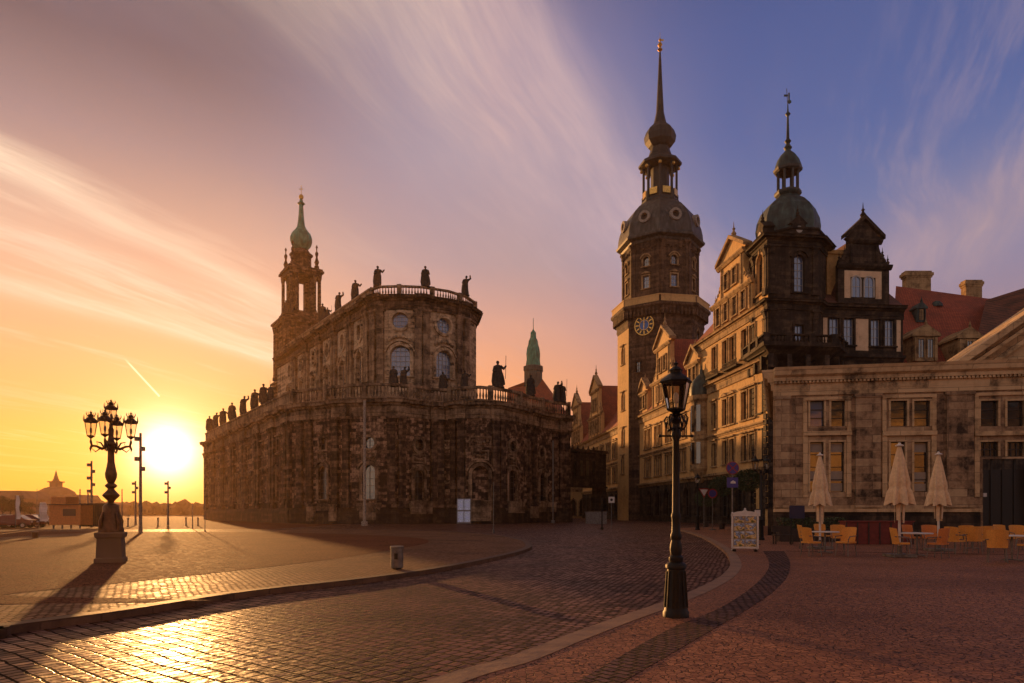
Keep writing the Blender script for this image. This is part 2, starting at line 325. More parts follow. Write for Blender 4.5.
class Path:
    """Plan polyline, left to right as its outside is looked at; n is measured outwards."""
    def __init__(s, pts):
        s.p = [Vector((a, b)) for a, b in pts]; s.L = [0]
        for a, b in zip(s.p, s.p[1:]): s.L.append(s.L[-1]+(b-a).length)
        ns = []
        for a, b in zip(s.p, s.p[1:]):
            dd = (b-a).normalized(); ns.append(Vector((dd.y, -dd.x)))
        s.n = [ns[0]]
        for a, b in zip(ns, ns[1:]):
            m_ = (a+b).normalized(); s.n.append(m_/max(.5, m_.dot(a)))
        s.n.append(ns[-1]); s.len = s.L[-1]
    def at(s, u):
        i = 0
        while i < len(s.p)-2 and u > s.L[i+1]: i += 1
        t_ = (u-s.L[i])/(s.L[i+1]-s.L[i])
        tt = min(1, max(0, t_))
        return s.p[i]+(s.p[i+1]-s.p[i])*t_, s.n[i]+(s.n[i+1]-s.n[i])*tt
    def P(s, u, n, z):
        p, nn_ = s.at(u); q_ = p+nn_*n; return Vector((q_.x, q_.y, z))
    def subs(s, u0, u1): return [u0]+[l for l in s.L if u0+.01 < l < u1-.01]+[u1]
    def px(s, px):
        best = None
        for k in range(4001):
            u = s.len*k/4000; p, _ = s.at(u); e = abs(512+F*p.x/p.y-px)
            if best is None or e < best[0]: best = (e, u)
        return best[1]
    def Z(s, u, py):
        p, _ = s.at(u); return CH+(HZ-py)*p.y/F
    def ang(s, u):
        _, n_ = s.at(u); return atan2(n_.y, n_.x)+pi/2     # rotation that turns -Y to the outside

class MB:
    def __init__(s): s.v = []; s.f = []
    def q(s, *pts):
        i = len(s.v); s.v += [Vector(p) for p in pts]; s.f.append(tuple(range(i, i+len(pts))))
    def box(s, c, size, rz=0.0, taper=1.0):
        cx, cy, cz = c; a, b, h = size[0]/2, size[1]/2, size[2]/2; i = len(s.v); cr, sr = cos(rz), sin(rz)
        for k, z in ((1, -h), (taper, h)):
            for x, y in ((-a, -b), (a, -b), (a, b), (-a, b)):
                x, y = x*k, y*k; s.v.append(Vector((cx+x*cr-y*sr, cy+x*sr+y*cr, cz+z)))
        s.f += [(i, i+3, i+2, i+1), (i+4, i+5, i+6, i+7)]+[(i+k, i+(k+1) % 4, i+4+(k+1) % 4, i+4+k) for k in range(4)]
    def bar(s, a, b, w, h=None, up=(0, 0, 1)):
        a, b = Vector(a), Vector(b); h = h or w; dd = (b-a).normalized(); u = Vector(up)
        if abs(dd.dot(u)) > .98: u = Vector((1, 0, 0))
        sd = dd.cross(u).normalized(); u = sd.cross(dd); i = len(s.v)
        for p in (a, b):
            for x, y in ((-1, -1), (1, -1), (1, 1), (-1, 1)): s.v.append(p+sd*(x*w/2)+u*(y*h/2))
        s.f += [(i, i+1, i+2, i+3), (i+7, i+6, i+5, i+4)]+[(i+k, i+4+k, i+4+(k+1) % 4, i+(k+1) % 4) for k in range(4)]
    def tube(s, pts, radii, seg=8, caps=True):
        pts = [Vector(p) for p in pts]
        if not isinstance(radii, (list, tuple)): radii = [radii]*len(pts)
        i0 = len(s.v); ref = None
        for k, p in enumerate(pts):
            dd = (pts[min(k+1, len(pts)-1)]-pts[max(k-1, 0)]).normalized()
            if ref is None: ref = Vector((0, 0, 1)) if abs(dd.z) < .9 else Vector((1, 0, 0))
            a = dd.cross(ref).normalized(); b = dd.cross(a).normalized()
            for j in range(seg):
                t_ = 2*pi*j/seg; s.v.append(p+(a*cos(t_)+b*sin(t_))*radii[k])
            ref = -b.cross(dd).cross(dd) if False else ref
        for k in range(len(pts)-1):
            for j in range(seg):
                s.f.append((i0+k*seg+j, i0+k*seg+(j+1) % seg, i0+(k+1)*seg+(j+1) % seg, i0+(k+1)*seg+j))
        if caps:
            s.f.append(tuple(i0+j for j in range(seg))[::-1]); s.f.append(tuple(i0+(len(pts)-1)*seg+j for j in range(seg)))
    def lathe(s, c, prof, seg=16, rot=0.0, sx=1.0, sy=1.0):
        cx, cy, cz = c; i0 = len(s.v)
        for r, z in prof:
            for j in range(seg):
                t_ = 2*pi*j/seg+rot; s.v.append(Vector((cx+r*cos(t_)*sx, cy+r*sin(t_)*sy, cz+z)))
        for k in range(len(prof)-1):
            for j in range(seg):
                s.f.append((i0+k*seg+j, i0+k*seg+(j+1) % seg, i0+(k+1)*seg+(j+1) % seg, i0+(k+1)*seg+j))
        s.f.append(tuple(i0+j for j in range(seg))[::-1]); s.f.append(tuple(i0+(len(prof)-1)*seg+j for j in range(seg)))
    def prism(s, poly, z0, z1, scale=1.0):
        n = len(poly); i = len(s.v); cx = sum(p[0] for p in poly)/n; cy = sum(p[1] for p in poly)/n
        for z, k in ((z0, 1), (z1, scale)):
            for p in poly: s.v.append(Vector((cx+(p[0]-cx)*k, cy+(p[1]-cy)*k, z)))
        s.f.append(tuple(range(i, i+n))[::-1]); s.f.append(tuple(range(i+n, i+2*n)))
        s.f += [(i+k, i+(k+1) % n, i+n+(k+1) % n, i+n+k) for k in range(n)]
    def pbox(s, P, u0, u1, n0, n1, z0, z1):
        s.sweep(P, u0, u1, [(n0, z0), (n1, z0), (n1, z1), (n0, z1)])
    def sweep(s, P, u0, u1, prof):
        us = P.subs(u0, u1); i = len(s.v); k = len(prof)
        for u in us:
            for n, z in prof: s.v.append(P.P(u, n, z))
        for a in range(len(us)-1):
            for b in range(k):
                s.f.append((i+a*k+b, i+a*k+(b+1) % k, i+(a+1)*k+(b+1) % k, i+(a+1)*k+b))
        s.f.append(tuple(i+b for b in range(k))[::-1]); s.f.append(tuple(i+(len(us)-1)*k+b for b in range(k)))
    def ring(s, P, uc, zc, r0, r1, n0, n1, a0=0.0, a1=pi, k=12, ez=1.0):
        i = len(s.v)
        for j in range(k+1):
            t_ = a0+(a1-a0)*j/k
            for r, n in ((r0, n0), (r1, n0), (r1, n1), (r0, n1)): s.v.append(P.P(uc+r*cos(t_), n, zc+r*sin(t_)*ez))
        for j in range(k):
            for b in range(4): s.f.append((i+j*4+b, i+j*4+(b+1) % 4, i+(j+1)*4+(b+1) % 4, i+(j+1)*4+b))
        s.f.append((i, i+1, i+2, i+3)); e = i+k*4; s.f.append((e+3, e+2, e+1, e))
    def uprism(s, P, poly, n0, n1):
        """prism of a polygon given in (u, z) on the wall, between two offsets"""
        i = len(s.v); k = len(poly)
        for n in (n0, n1):
            for u, z in poly: s.v.append(P.P(u, n, z))
        s.f.append(tuple(range(i, i+k))); s.f.append(tuple(range(i+k, i+2*k))[::-1])
        s.f += [(i+b, i+k+b, i+k+(b+1) % k, i+(b+1) % k) for b in range(k)]
    def wall(s, P, u0, u1, z0, z1, ops, depth=.45, n=0.0):
        us = sorted(set([round(x, 4) for x in P.subs(u0, u1)]+[round(x, 4) for o in ops for x in o[:2] if u0 < x < u1]))
        zs = sorted(set([z0, z1]+[x for o in ops for x in o[2:4] if z0 < x < z1]))
        for a, b in zip(us, us[1:]):
            for c, d_ in zip(zs, zs[1:]):
                mu, mz = (a+b)/2, (c+d_)/2
                if any(o[0] < mu < o[1] and o[2] < mz < o[3] for o in ops): continue
                s.q(P.P(a, n, c), P.P(b, n, c), P.P(b, n, d_), P.P(a, n, d_))
        for o in ops:
            a, b, c, e, kind = o[:5]; r = (b-a)/2; uc = (a+b)/2
            if kind == 'rect': loop = [(a, c), (b, c), (b, e), (a, e)]
            elif kind == 'arch':
                zc = e-r; arc = [(uc+r*cos(pi*j/12), zc+r*sin(pi*j/12)) for j in range(13)]
                loop = [(a, c), (b, c)]+arc
                for p0, p1 in zip(arc, arc[1:]):
                    s.q(P.P(p0[0], n, e), P.P(p0[0], n, p0[1]), P.P(p1[0], n, p1[1]), P.P(p1[0], n, e))
            else:
                zc = (c+e)/2; rz_ = (e-c)/2; arc = [(uc+r*cos(2*pi*j/20), zc+rz_*sin(2*pi*j/20)) for j in range(21)]; loop = arc[:-1]
                for p0, p1 in zip(arc, arc[1:]):
                    ee = e if (p0[1]+p1[1])/2 > zc else c
                    s.q(P.P(p0[0], n, ee), P.P(p0[0], n, p0[1]), P.P(p1[0], n, p1[1]), P.P(p1[0], n, ee))
            for p0, p1 in zip(loop, loop[1:]+loop[:1]):
                s.q(P.P(p0[0], n, p0[1]), P.P(p1[0], n, p1[1]), P.P(p1[0], n-depth, p1[1]), P.P(p0[0], n-depth, p0[1]))
    def ico(s, c, r, sub=1, sq=(1, 1, 1)):
        bm = bmesh.new(); bmesh.ops.create_icosphere(bm, subdivisions=sub, radius=1); i = len(s.v)
        for v in bm.verts: s.v.append(Vector((c[0]+v.co.x*r*sq[0], c[1]+v.co.y*r*sq[1], c[2]+v.co.z*r*sq[2])))
        for f_ in bm.faces: s.f.append(tuple(i+v.index for v in f_.verts))
        bm.free()
    def build(s, name, mat, parent=None, smooth=False, label=None, recalc=True):
        off = rootloc(parent) if parent is not None else Vector((0, 0, 0))
        me = bpy.data.meshes.new(name); me.from_pydata([tuple(v-off) for v in s.v], [], s.f)
        if recalc:
            bm = bmesh.new(); bm.from_mesh(me); bmesh.ops.recalc_face_normals(bm, faces=bm.faces); bm.to_mesh(me); bm.free()
        me.materials.append(MT[mat] if isinstance(mat, str) else mat)
        if smooth:
            for p in me.polygons: p.use_smooth = True
            try: me.set_sharp_from_angle(angle=radians(38))
            except Exception: pass
        o = bpy.data.objects.new(name, me); COL.objects.link(o)
        if parent is not None: o.parent = parent
        if label: o['label'] = label
        return o
def G(px, py, z=0.0):
    Y = (CH-z)*F/(py-HZ); return ((px-512)/F*Y, Y)
def WP(px, Y): return ((px-512)/F*Y, Y)
def smoothline(pts, k=6):
    out = []
    for i in range(len(pts)-1):
        p0 = pts[max(i-1, 0)]; p1 = pts[i]; p2 = pts[i+1]; p3 = pts[min(i+2, len(pts)-1)]
        for j in range(k):
            t_ = j/k
            out.append(tuple(.5*((2*p1[c])+(-p0[c]+p2[c])*t_+(2*p0[c]-5*p1[c]+4*p2[c]-p3[c])*t_*t_+(-p0[c]+3*p1[c]-3*p2[c]+p3[c])*t_**3) for c in (0, 1)))
    out.append(tuple(pts[-1])); return out

def window(root, P, uc, z0, w, h, kind='rect', depth=.4, sw=.22, proud=.12, nx=2, nz=3, trim='facade_trim', frame='frame', glass='glass', head=None, sill=True, sub=True, label=None):
    """one window: surround, bars and a recessed pane; gives back the hole it needs in the wall"""
    a, b = uc-w/2, uc+w/2; e = z0+h; r = w/2
    s_ = MB()
    if kind == 'round':
        s_.ring(P, uc, z0+h/2, r, r+sw, -.05, proud, 0, 2*pi, 20, ez=h/w)
    else:
        top = e if kind == 'rect' else e-r
        s_.pbox(P, a-sw, a, -.05, proud, z0, top); s_.pbox(P, b, b+sw, -.05, proud, z0, top)
        if kind == 'rect': s_.pbox(P, a-sw, b+sw, -.05, proud+.02, e, e+sw)
        else:
            s_.ring(P, uc, e-r, r, r+sw, -.05, proud, 0, pi, 12)
            s_.pbox(P, uc-.16, uc+.16, -.05, proud+.12, e-.02, e+sw+.2)
        if sill: s_.pbox(P, a-sw-.12, b+sw+.12, -.05, proud+.16, z0-.2, z0)
    if head == 'ped':
        s_.uprism(P, [(a-sw-.2, e+sw+.15), (b+sw+.2, e+sw+.15), (uc, e+sw+.15+(w+2*sw)*.28)], -.05, proud+.2)
    elif head == 'hood':
        s_.pbox(P, a-sw-.15, b+sw+.15, -.05, proud+.25, e+sw+.12, e+sw+.34)
    elif head == 'curve':
        s_.ring(P, uc, e-r, r+sw+.12, r+sw+.34, -.05, proud+.22, radians(15), radians(165), 10)
    o = s_.build('window', trim, root, label=label)
    g_ = MB(); g_.q(P.P(a, -depth+.02, z0), P.P(b, -depth+.02, z0), P.P(b, -depth+.02, e), P.P(a, -depth+.02, e))
    g_.build('pane', glass, o)
    if sub:
        f_ = MB()
        for i in range(nx+1):
            x = a+(b-a)*i/nx; wd = .07 if i in (0, nx) else .05
            zt = e if kind == 'rect' else (e-r+sqrt(max(0, r*r-(x-uc)**2)) if kind == 'arch' else z0+h/2+sqrt(max(0, r*r-(x-uc)**2))*h/w)
            zb = z0 if kind != 'round' else z0+h/2-sqrt(max(0, r*r-(x-uc)**2))*h/w
            if zt-zb > .1: f_.pbox(P, x-wd/2, x+wd/2, -depth+.03, -depth+.10, zb, zt)
        for i in range(nz+1):
            z = z0+h*i/nz; wd = .07 if i in (0, nz) else .045; x0, x1 = a, b
            if kind == 'round':
                k_ = sqrt(max(0, 1-((z-z0-h/2)/(h/2))**2)); x0, x1 = uc-r*k_, uc+r*k_
            elif kind == 'arch' and z > e-r: k_ = sqrt(max(0, r*r-(z-e+r)**2)); x0, x1 = uc-k_, uc+k_
            if x1-x0 > .1: f_.pbox(P, x0, x1, -depth+.035, -depth+.105, z-wd/2, z+wd/2)
        f_.build('frame', frame, o)
    return (a, b, z0, e, kind)

def balustrade(mb, P, u0, u1, z0, h=1.1, step=.42, r=.11, pier=4.0, n=0.0, solid=()):
    mb.pbox(P, u0, u1, n-.22, n+.22, z0, z0+.18*h); mb.pbox(P, u0, u1, n-.26, n+.26, z0+.84*h, z0+h)
    L = u1-u0; np_ = max(1, round(L/pier)); 
    for i in range(np_+1):
        u = u0+L*i/np_; mb.pbox(P, max(u0, u-.35), min(u1, u+.35), n-.3, n+.3, z0, z0+h*1.08)
    k = int(L/step)
    for i in range(k):
        u = u0+(i+.5)*L/k; p = P.P(u, n, z0+.18*h)
        if min(abs(u-(u0+L*j/np_)) for j in range(np_+1)) < .5: continue
        hh = .66*h; mb.lathe(p, [(r*.6, 0), (r*.75, hh*.1), (r*1.15, hh*.35), (r*.6, hh*.65), (r*.5, hh*.85), (r*.8, hh)], 6)
m, M = new_mat('postcard'); gen = M.n('ShaderNodeTexCoord').outputs['Generated']; sz = M.n('ShaderNodeSeparateXYZ', {0: gen})
rnd_ = M.n('ShaderNodeObjectInfo').outputs['Random']; off = M.n('ShaderNodeCombineXYZ', {0: M.m('MULTIPLY', rnd_, 37.0), 1: 0.0, 2: rnd_}).outputs[0]
nn_ = M.n('ShaderNodeTexNoise', {'Vector': M.vm('ADD', M.vm('MULTIPLY', gen, (2, 1, 2)), off), 'Scale': 1.0, 'Detail': 4.0}).outputs[0]
v_ = M.m('ADD', M.m('MULTIPLY', sz.outputs[2], .35), M.m('SUBTRACT', M.m('MULTIPLY', nn_, 1.5), .35))
pc = M.ramp(v_, [(.30, (.10, .12, .05)), (.42, (.55, .36, .10)), (.52, (.65, .55, .35)), (.62, (.10, .10, .12)), (.72, (.25, .38, .62)), (.9, (.6, .66, .75))])
finish(M, pc, .35); MT['postcard'] = m
HAZE = 0.00019
# ------------------------------------------------------------------ ground, road, kerbs
RZ = -.12                                  # carriageway level; pavements lie at 0
def sheet(name, poly, z, mat, kind='structure', thick=0.0):
    mb = MB()
    if thick: mb.prism(poly, z-thick, z)
    else: mb.q(*[(x, y, z) for x, y in poly])
    o = mb.build(name, mat); o['kind'] = kind; return o
sheet('ground', [(-1200, -60), (1200, -60), (1200, 900), (-1200, 900)], RZ-.004, 'plaza')
sheet('road', [(-90, -30), (60, -30), (45, 250), (-24, 250), (-24, 66), (-90, 66)], RZ, 'setts')
LK = smoothline([(-10.2, -8), (-9.4, 2)]+[G(*p) for p in ((-40, 635), (0, 627), (125, 610), (250, 591), (375, 577), (450, 566), (500, 556), (525, 549.5), (531, 545), (522, 539.5), (490, 534.5), (430, 531), (330, 529.5), (200, 529), (60, 529.5))]+[(-90, 62)], 7)
LP = LK+[(-90, -8)]
sheet('plaza_pavement', LP, -.002, 'setts_light', thick=.3)
def strip(name, line, n0, n1, z0, z1, mat):
    P = Path(line); mb = MB(); mb.sweep(P, 0, P.len, [(n0, z0), (n1, z0), (n1, z1), (n0, z1)])
    o = mb.build(name, mat); o['kind'] = 'structure'; return o
strip('kerb', LK, -.26, .03, -.3, .008, 'kerb_dark')
DZ = smoothline([(-70, 8)]+[G(*p) for p in ((-60, 605), (0, 595), (125, 582.5), (250, 569), (340, 558), (400, 548.5), (428, 542.5), (418, 538), (370, 535), (300, 533), (200, 532))]+[(-70, 60)], 6)
sheet('plaza_field', DZ, .003, 'plaza')
sheet('path', [G(-300, 543), G(0, 541.5), G(90, 534.5), G(90, 532.7), G(0, 537.5), G(-300, 539)], .008, 'setts_light')
RK = smoothline([(-3.4, -6), (-2.3, 2.5)]+[G(*p) for p in ((415, 688), (512, 657), (562, 638), (612, 620), (662, 603), (702, 587), (725, 573.5), (731, 561), (722, 548), (702, 536.5), (684, 530.5))]+[(16.5, 68), (30.5, 80)], 8)
RP = RK+[(120, 80), (120, -6)]
sheet('pavement', RP, -.002, 'mosaic', thick=.3)
strip('kerb', RK, -.03, .30, -.3, .008, 'kerb')
ROFF = Path(RK)
BL = [G(*p) for p in ((560, 690), (580, 680), (668, 630), (720, 608), (751, 588), (766, 573), (769, 562), (763, 551))]
BR = [G(*p) for p in ((784, 551), (790, 562), (788, 575), (773, 592), (745, 611), (700, 637), (610, 690), (590, 705))]
sheet('path', smoothline(BL, 6)+smoothline(BR, 6), .004, 'setts_band')
strip('path', [G(786, 551), G(1100, 556)], -.1, .12, 0, .007, 'setts_band')
# far land across the river
fl = MB(); fl.box((-200, 420, -1.5), (1600, 300, 3.0)); o = fl.build('terrain', 'farwood'); o['kind'] = 'structure'
hl = MB(); N_ = 55
for i in range(N_):
    x0, x1 = -1100+i*40, -1100+(i+1)*40
    h0, h1 = 5+3*sin(i*.31)+1.5*sin(i*.9), 5+3*sin((i+1)*.31)+1.5*sin((i+1)*.9)
    hl.q((x0, 600, -2), (x1, 600, -2), (x1, 640, h1*.8), (x0, 640, h0*.8)); hl.q((x0, 640, h0*.8), (x1, 640, h1*.8), (x1, 850, h1), (x0, 850, h0)); hl.q((x0, 850, h0), (x1, 850, h1), (x1, 870, -2), (x0, 870, -2))
o = hl.build('hills', 'farwood'); o['kind'] = 'structure'

# ------------------------------------------------------------------ statues
def statue_mesh(seed, staff=False, arm='down', lean=0.0):
    """standing robed figure, 1 unit tall plus a low plinth, one mesh"""
    rnd = random.Random(seed); mb = MB(); seg = 20; ph = rnd.random()*6
    prof = [(0, .20, .17), (.06, .20, .165), (.18, .19, .15), (.34, .175, .14), (.46, .165, .13), (.56, .14, .11), (.64, .145, .11), (.72, .165, .11), (.785, .165, .095), (.815, .11, .07), (.835, .042, .042), (.87, .040, .042),
            (.885, .052, .060), (.915, .064, .072), (.95, .064, .074), (.98, .048, .055), (1.0, .012, .014)]
    i0 = 0
    for k, (z, a, b) in enumerate(prof):
        sway = .03*sin(z*4+ph)+lean*z
        for j in range(seg):
            t_ = 2*pi*j/seg; fold = 1+(.13*max(0, .75-z)*sin(5*t_+ph+z*3)+.07*max(0, .8-z)*sin(9*t_+2*ph))
            mb.v.append(Vector((a*fold*cos(t_)+sway, b*fold*sin(t_)-(.012 if z > .86 else 0), z+.12)))
    for k in range(len(prof)-1):
        for j in range(seg): mb.f.append((k*seg+j, k*seg+(j+1) % seg, (k+1)*seg+(j+1) % seg, (k+1)*seg+j))
    mb.f.append(tuple(range(seg))[::-1]); mb.f.append(tuple((len(prof)-1)*seg+j for j in range(seg)))
    s0 = .03*sin(.78*4+ph)+lean*.78
    def armt(side, e, h): mb.tube([(s0+side*.12, 0, .885), (s0+side*e[0], e[1], e[2]), (s0+side*h[0], h[1], h[2])], [.065, .055, .038], 8); mb.ico((s0+side*h[0], h[1], h[2]), .032)
    if arm == 'up': armt(1, (.24, -.02, .96), (.22, -.06, 1.12)); armt(-1, (.19, -.03, .70), (.10, -.13, .62))
    elif arm == 'out': armt(1, (.24, -.05, .78), (.33, -.12, .88)); armt(-1, (.18, -.02, .70), (.06, -.14, .68))
    else: armt(1, (.19, -.04, .69), (.07, -.15, .70)); armt(-1, (.19, 0, .70), (.17, -.08, .50))
    # cloak falling behind one shoulder
    mb.tube([(s0-.08, .07, .86), (s0-.13, .10, .6), (s0-.15, .10, .3), (s0-.12, .08, .12)], [.07, .11, .12, .12], 8)
    if staff: hx = .33 if arm == 'out' else .27; mb.tube([(s0+hx-.02, -.12, .35), (s0+hx, -.12, 1.3)], .012, 6)
    mb.lathe((0, 0, 0), [(.24, 0), (.24, .04), (.20, .06), (.20, .12)], 8, pi/8)
    return mb
def ang_to(x, y, tx=0, ty=0): return atan2(ty-y, tx-x)+pi/2
STAT = {}
def statue(x, y, z, h, label, group, var=0, rz=None, mat='statue'):
    kind = [('down', False, 0), ('up', False, .03), ('out', True, -.03), ('out', False, .02), ('down', True, -.05)][var % 5]
    mb = statue_mesh(100+var, kind[1], kind[0], kind[2])
    for v in mb.v: v *= h/1.12
    o = mb.build('statue', mat, None, True)
    o.location = (x, y, z); o.rotation_euler = (0, 0, ang_to(x, y) if rz is None else rz)
    tag(o, label, 'statue', group); return o

# ------------------------------------------------------------------ the court church
CP = empty('cathedral', (-20, 100, 0), 'huge sooty baroque cathedral with balustrades and a green-capped tower', 'church')
LW = Path([(-71.2, 159), (-33.3, 103)])
FP = [(313, 101), (330, 99.2), (352, 97.6), (375, 96.8), (398, 97.2), (418, 99), (432, 101), (446, 101.2), (460, 99.6), (480, 99), (498, 100.4), (515, 103), (530, 107.5), (545, 111), (557, 113.4), (570, 115)]
FW = Path([(-33.3, 103)]+[WP(*p) for p in FP])
RW = Path([FW.p[-1][:], (-30, 187)])
H1, H2, H3 = 15.2, 17.6, 19.9        # wall top, cornice top, parapet top
def entab(mb, P, u0, u1, z, h, out=1.0, n=0.0):
    """architrave, frieze and stepped cornice"""
    mb.sweep(P, u0, u1, [(n-.3, z), (n+.18, z), (n+.18, z+h*.20), (n+.28*out, z+h*.24), (n+.20, z+h*.30), (n+.20, z+h*.58), (n+.42*out, z+h*.64), (n+.50*out, z+h*.74),
                         (n+.95*out, z+h*.78), (n+1.0*out, z+h*.92), (n+1.15*out, z+h), (n-.3, z+h)])
def pil(root, mat, *a_, **k_):
    m_ = MB(); pilaster(m_, *a_, **k_); m_.build('pilaster', mat, root)
def pilaster(mb, P, uc, z0, z1, w=1.3, pr=.45, cap=True, n=0.0):
    mb.pbox(P, uc-w/2-.18, uc+w/2+.18, n-.05, n+pr+.18, z0, z0+.7); mb.pbox(P, uc-w/2-.08, uc+w/2+.08, n-.05, n+pr+.1, z0+.7, z0+1.0)
    mb.pbox(P, uc-w/2, uc+w/2, n-.05, n+pr, z0+1.0, z1-1.1)
    if cap:
        mb.sweep(P, uc-w/2, uc+w/2, [(n-.05, z1-1.1), (n+pr, z1-1.1), (n+pr+.28, z1-.25), (n+pr+.28, z1), (n-.05, z1)])
        mb.pbox(P, uc-w/2-.22, uc+w/2+.22, n-.05, n+pr+.32, z1-.28, z1+.002)
        mb.pbox(P, uc-w/2-.1, uc+w/2+.1, n-.05, n+pr+.1, z1-1.12, z1-.95)
    if w > .9:
        for s_ in (-1, 0, 1): mb.ico(P.P(uc+s_*w*.42, n+pr+.08, z1-.5+.12*abs(s_)), .2, 1, (1, 1, 1.2))
# --- lower storey, long side
ops = []; tr = MB()
nb = 7; bay = LW.len/nb
for i in range(nb):
    uc = (i+.5)*bay
    for du in (-2.1, 2.1):
        ops.append(window(CP, LW, uc+du, 3.3, 1.7, 5.2, 'arch', trim='church_trim', sw=.35, proud=.2, head='curve', nx=2, nz=5))
        ops.append(window(CP, LW, uc+du, 11.0, 1.3, 2.2, 'rect', trim='church_trim', sw=.28, proud=.16, nx=2, nz=2, head='hood'))
for i in range(nb+1):
    u = min(max(i*bay, 1.2), LW.len-1.2)
    for du in (-.95, .95): 
        if 0 < u+du < LW.len: pil(CP, 'church_dark', LW, u+du, 2.2, H1, 1.1, .5)
wl = MB(); wl.wall(LW, 0, LW.len, -.2, H1, ops, .5)
# --- lower storey, curved choir front
U = FW.px
fo = []
def fwin(px, y0, y1, w, kind='arch', **k):
    u = U(px); z1, z0 = FW.Z(u, y0), FW.Z(u, y1); return window(CP, FW, u, z0, w, z1-z0, kind, trim='church_trim', **k)
fo.append(fwin(323, 466, 499, 1.7, sw=.4, proud=.22, head='curve', nx=2, nz=5))
fo.append(fwin(323, 438, 450, 1.3, 'rect', sw=.28, proud=.18, nz=2))
fo.append(fwin(369, 465, 499, 1.9, sw=.45, proud=.25, head='curve', nx=2, nz=5))
fo.append(fwin(369, 437, 449, 1.7, 'round', sw=.35, proud=.2))
fo.append(fwin(419, 470, 500, 1.7, sw=.5, proud=.25, head='curve', nx=2, nz=5))
fo.append(fwin(419, 439, 451, 1.6, 'round', sw=.4, proud=.22))
fo.append(fwin(480.5, 466, 503, 2.5, sw=.5, proud=.3, head='curve', nx=2, nz=6, sub=False, glass='church'))
fo.append(fwin(512, 470, 501, 1.6, sw=.45, proud=.25, head='curve', nx=2, nz=5))
fo.append(fwin(513, 441, 452, 1.6, 'round', sw=.4, proud=.22))
fo.append(fwin(542, 473, 501, 1.6, sw=.45, proud=.25, head='curve', nx=2, nz=5))
fo.append(fwin(541.5, 448, 458, 1.4, 'round', sw=.36, proud=.22))
for px in (301, 310.5, 336, 347, 391, 401.5, 433, 441, 454, 462, 495, 501.5, 528, 533, 554, 561, 568.5):
    pil(CP, 'church_dark', FW, min(U(px), FW.len-.8), 2.2, H1, 1.05, .5)
# framed panels, garlands and cartouches between the windows
for px, y0, y1, w in ((369, 452, 462, 2.2), (419, 454, 463, 2.4), (512, 454, 463, 2.0), (542, 461, 468, 1.8), (323, 453, 461, 2.0), (480.5, 436, 447, 3.4), (480.5, 450, 460, 2.6), (448, 440, 455, 1.6), (448, 465, 500, 1.6), (400, 436, 446, 1.2)):
    u = U(px); za, zb = FW.Z(u, y1), FW.Z(u, y0); tr = MB()
    for a, b, c, e in ((u-w/2, u+w/2, zb-.2, zb), (u-w/2, u+w/2, za, za+.2), (u-w/2, u-w/2+.2, za+.2, zb-.2), (u+w/2-.2, u+w/2, za+.2, zb-.2)): tr.pbox(FW, a, b, -.05, .2, c, e)
    for k in range(5):
        t_ = (k-2)/2; p = FW.P(u+t_*w*.32, .12, (za+zb)/2-(1-t_*t_)*.25+.1); tr.ico(p, .24, 1, (1, 1, .9))
    tr.build('wall_panel', 'church_trim', CP)
# sloping skirts under the windows
for px in (369, 419, 480.5, 512, 542, 323):
    tr = MB(); u = U(px); tr.uprism(FW, [(u-1.5, 1.3), (u+1.5, 1.3), (u+1.9, 2.9), (u-1.9, 2.9)], -.05, .45); tr.build('window_apron', 'church_trim', CP); tr = MB()
wl.wall(FW, 0, FW.len, -.2, H1, fo, .5); wl.wall(RW, 0, RW.len, -.2, H1, [], .5)
bk = Path([(-30, 187), (-71.2, 159)]); wl.wall(bk, 0, bk.len, -.2, H1, [], .5)
wl.build('wall', 'church', CP)
for P in (LW, FW, RW):
    e0 = MB(); entab(e0, P, 0, P.len, H1, H2-H1); e0.build('cornice', 'church_trim', CP)
    pb = MB(); pb.pbox(P, 0, P.len, -.05, .55, -.2, 1.5); pb.sweep(P, 0, P.len, [(-.05, 1.5), (.55, 1.5), (.3, 2.2), (-.05, 2.2)]); pb.build('plinth', 'dark_stone', CP)
# breaks of the cornice over the pilasters
for px in (305.5, 341, 396, 437, 458, 498, 530.5, 564):
    u = min(U(px), FW.len-1.3); tr = MB(); entab(tr, FW, max(.1, u-1.3), min(FW.len, u+1.3), H1+.02, H2-H1+.02, 1.0, .42); tr.build('cornice', 'church_trim', CP)
for i in range(nb+1):
    u = min(max(i*bay, 1.7), LW.len-1.7); tr = MB(); entab(tr, LW, u-1.6, u+1.6, H1+.02, H2-H1+.02, 1.0, .42); tr.build('cornice', 'church_trim', CP)
# parapets
bl_ = MB(); balustrade(bl_, FW, .2, FW.len, H2, H3-H2, .5, .15, 6.5, -.1); bl_.build('balustrade', 'church_trim', CP)
bl_ = MB(); bl_.pbox(LW, 0, LW.len, -.5, .15, H2, H3-.3); bl_.pbox(LW, 0, LW.len, -.6, .3, H3-.3, H3); bl_.build('parapet', 'church_trim', CP)
rf = MB(); rf.prism([p[:] for p in LW.p]+[p[:] for p in FW.p[1:]]+[(-30, 187)], H2-.5, H2-.1); rf.build('roof', 'copper_brown', CP)
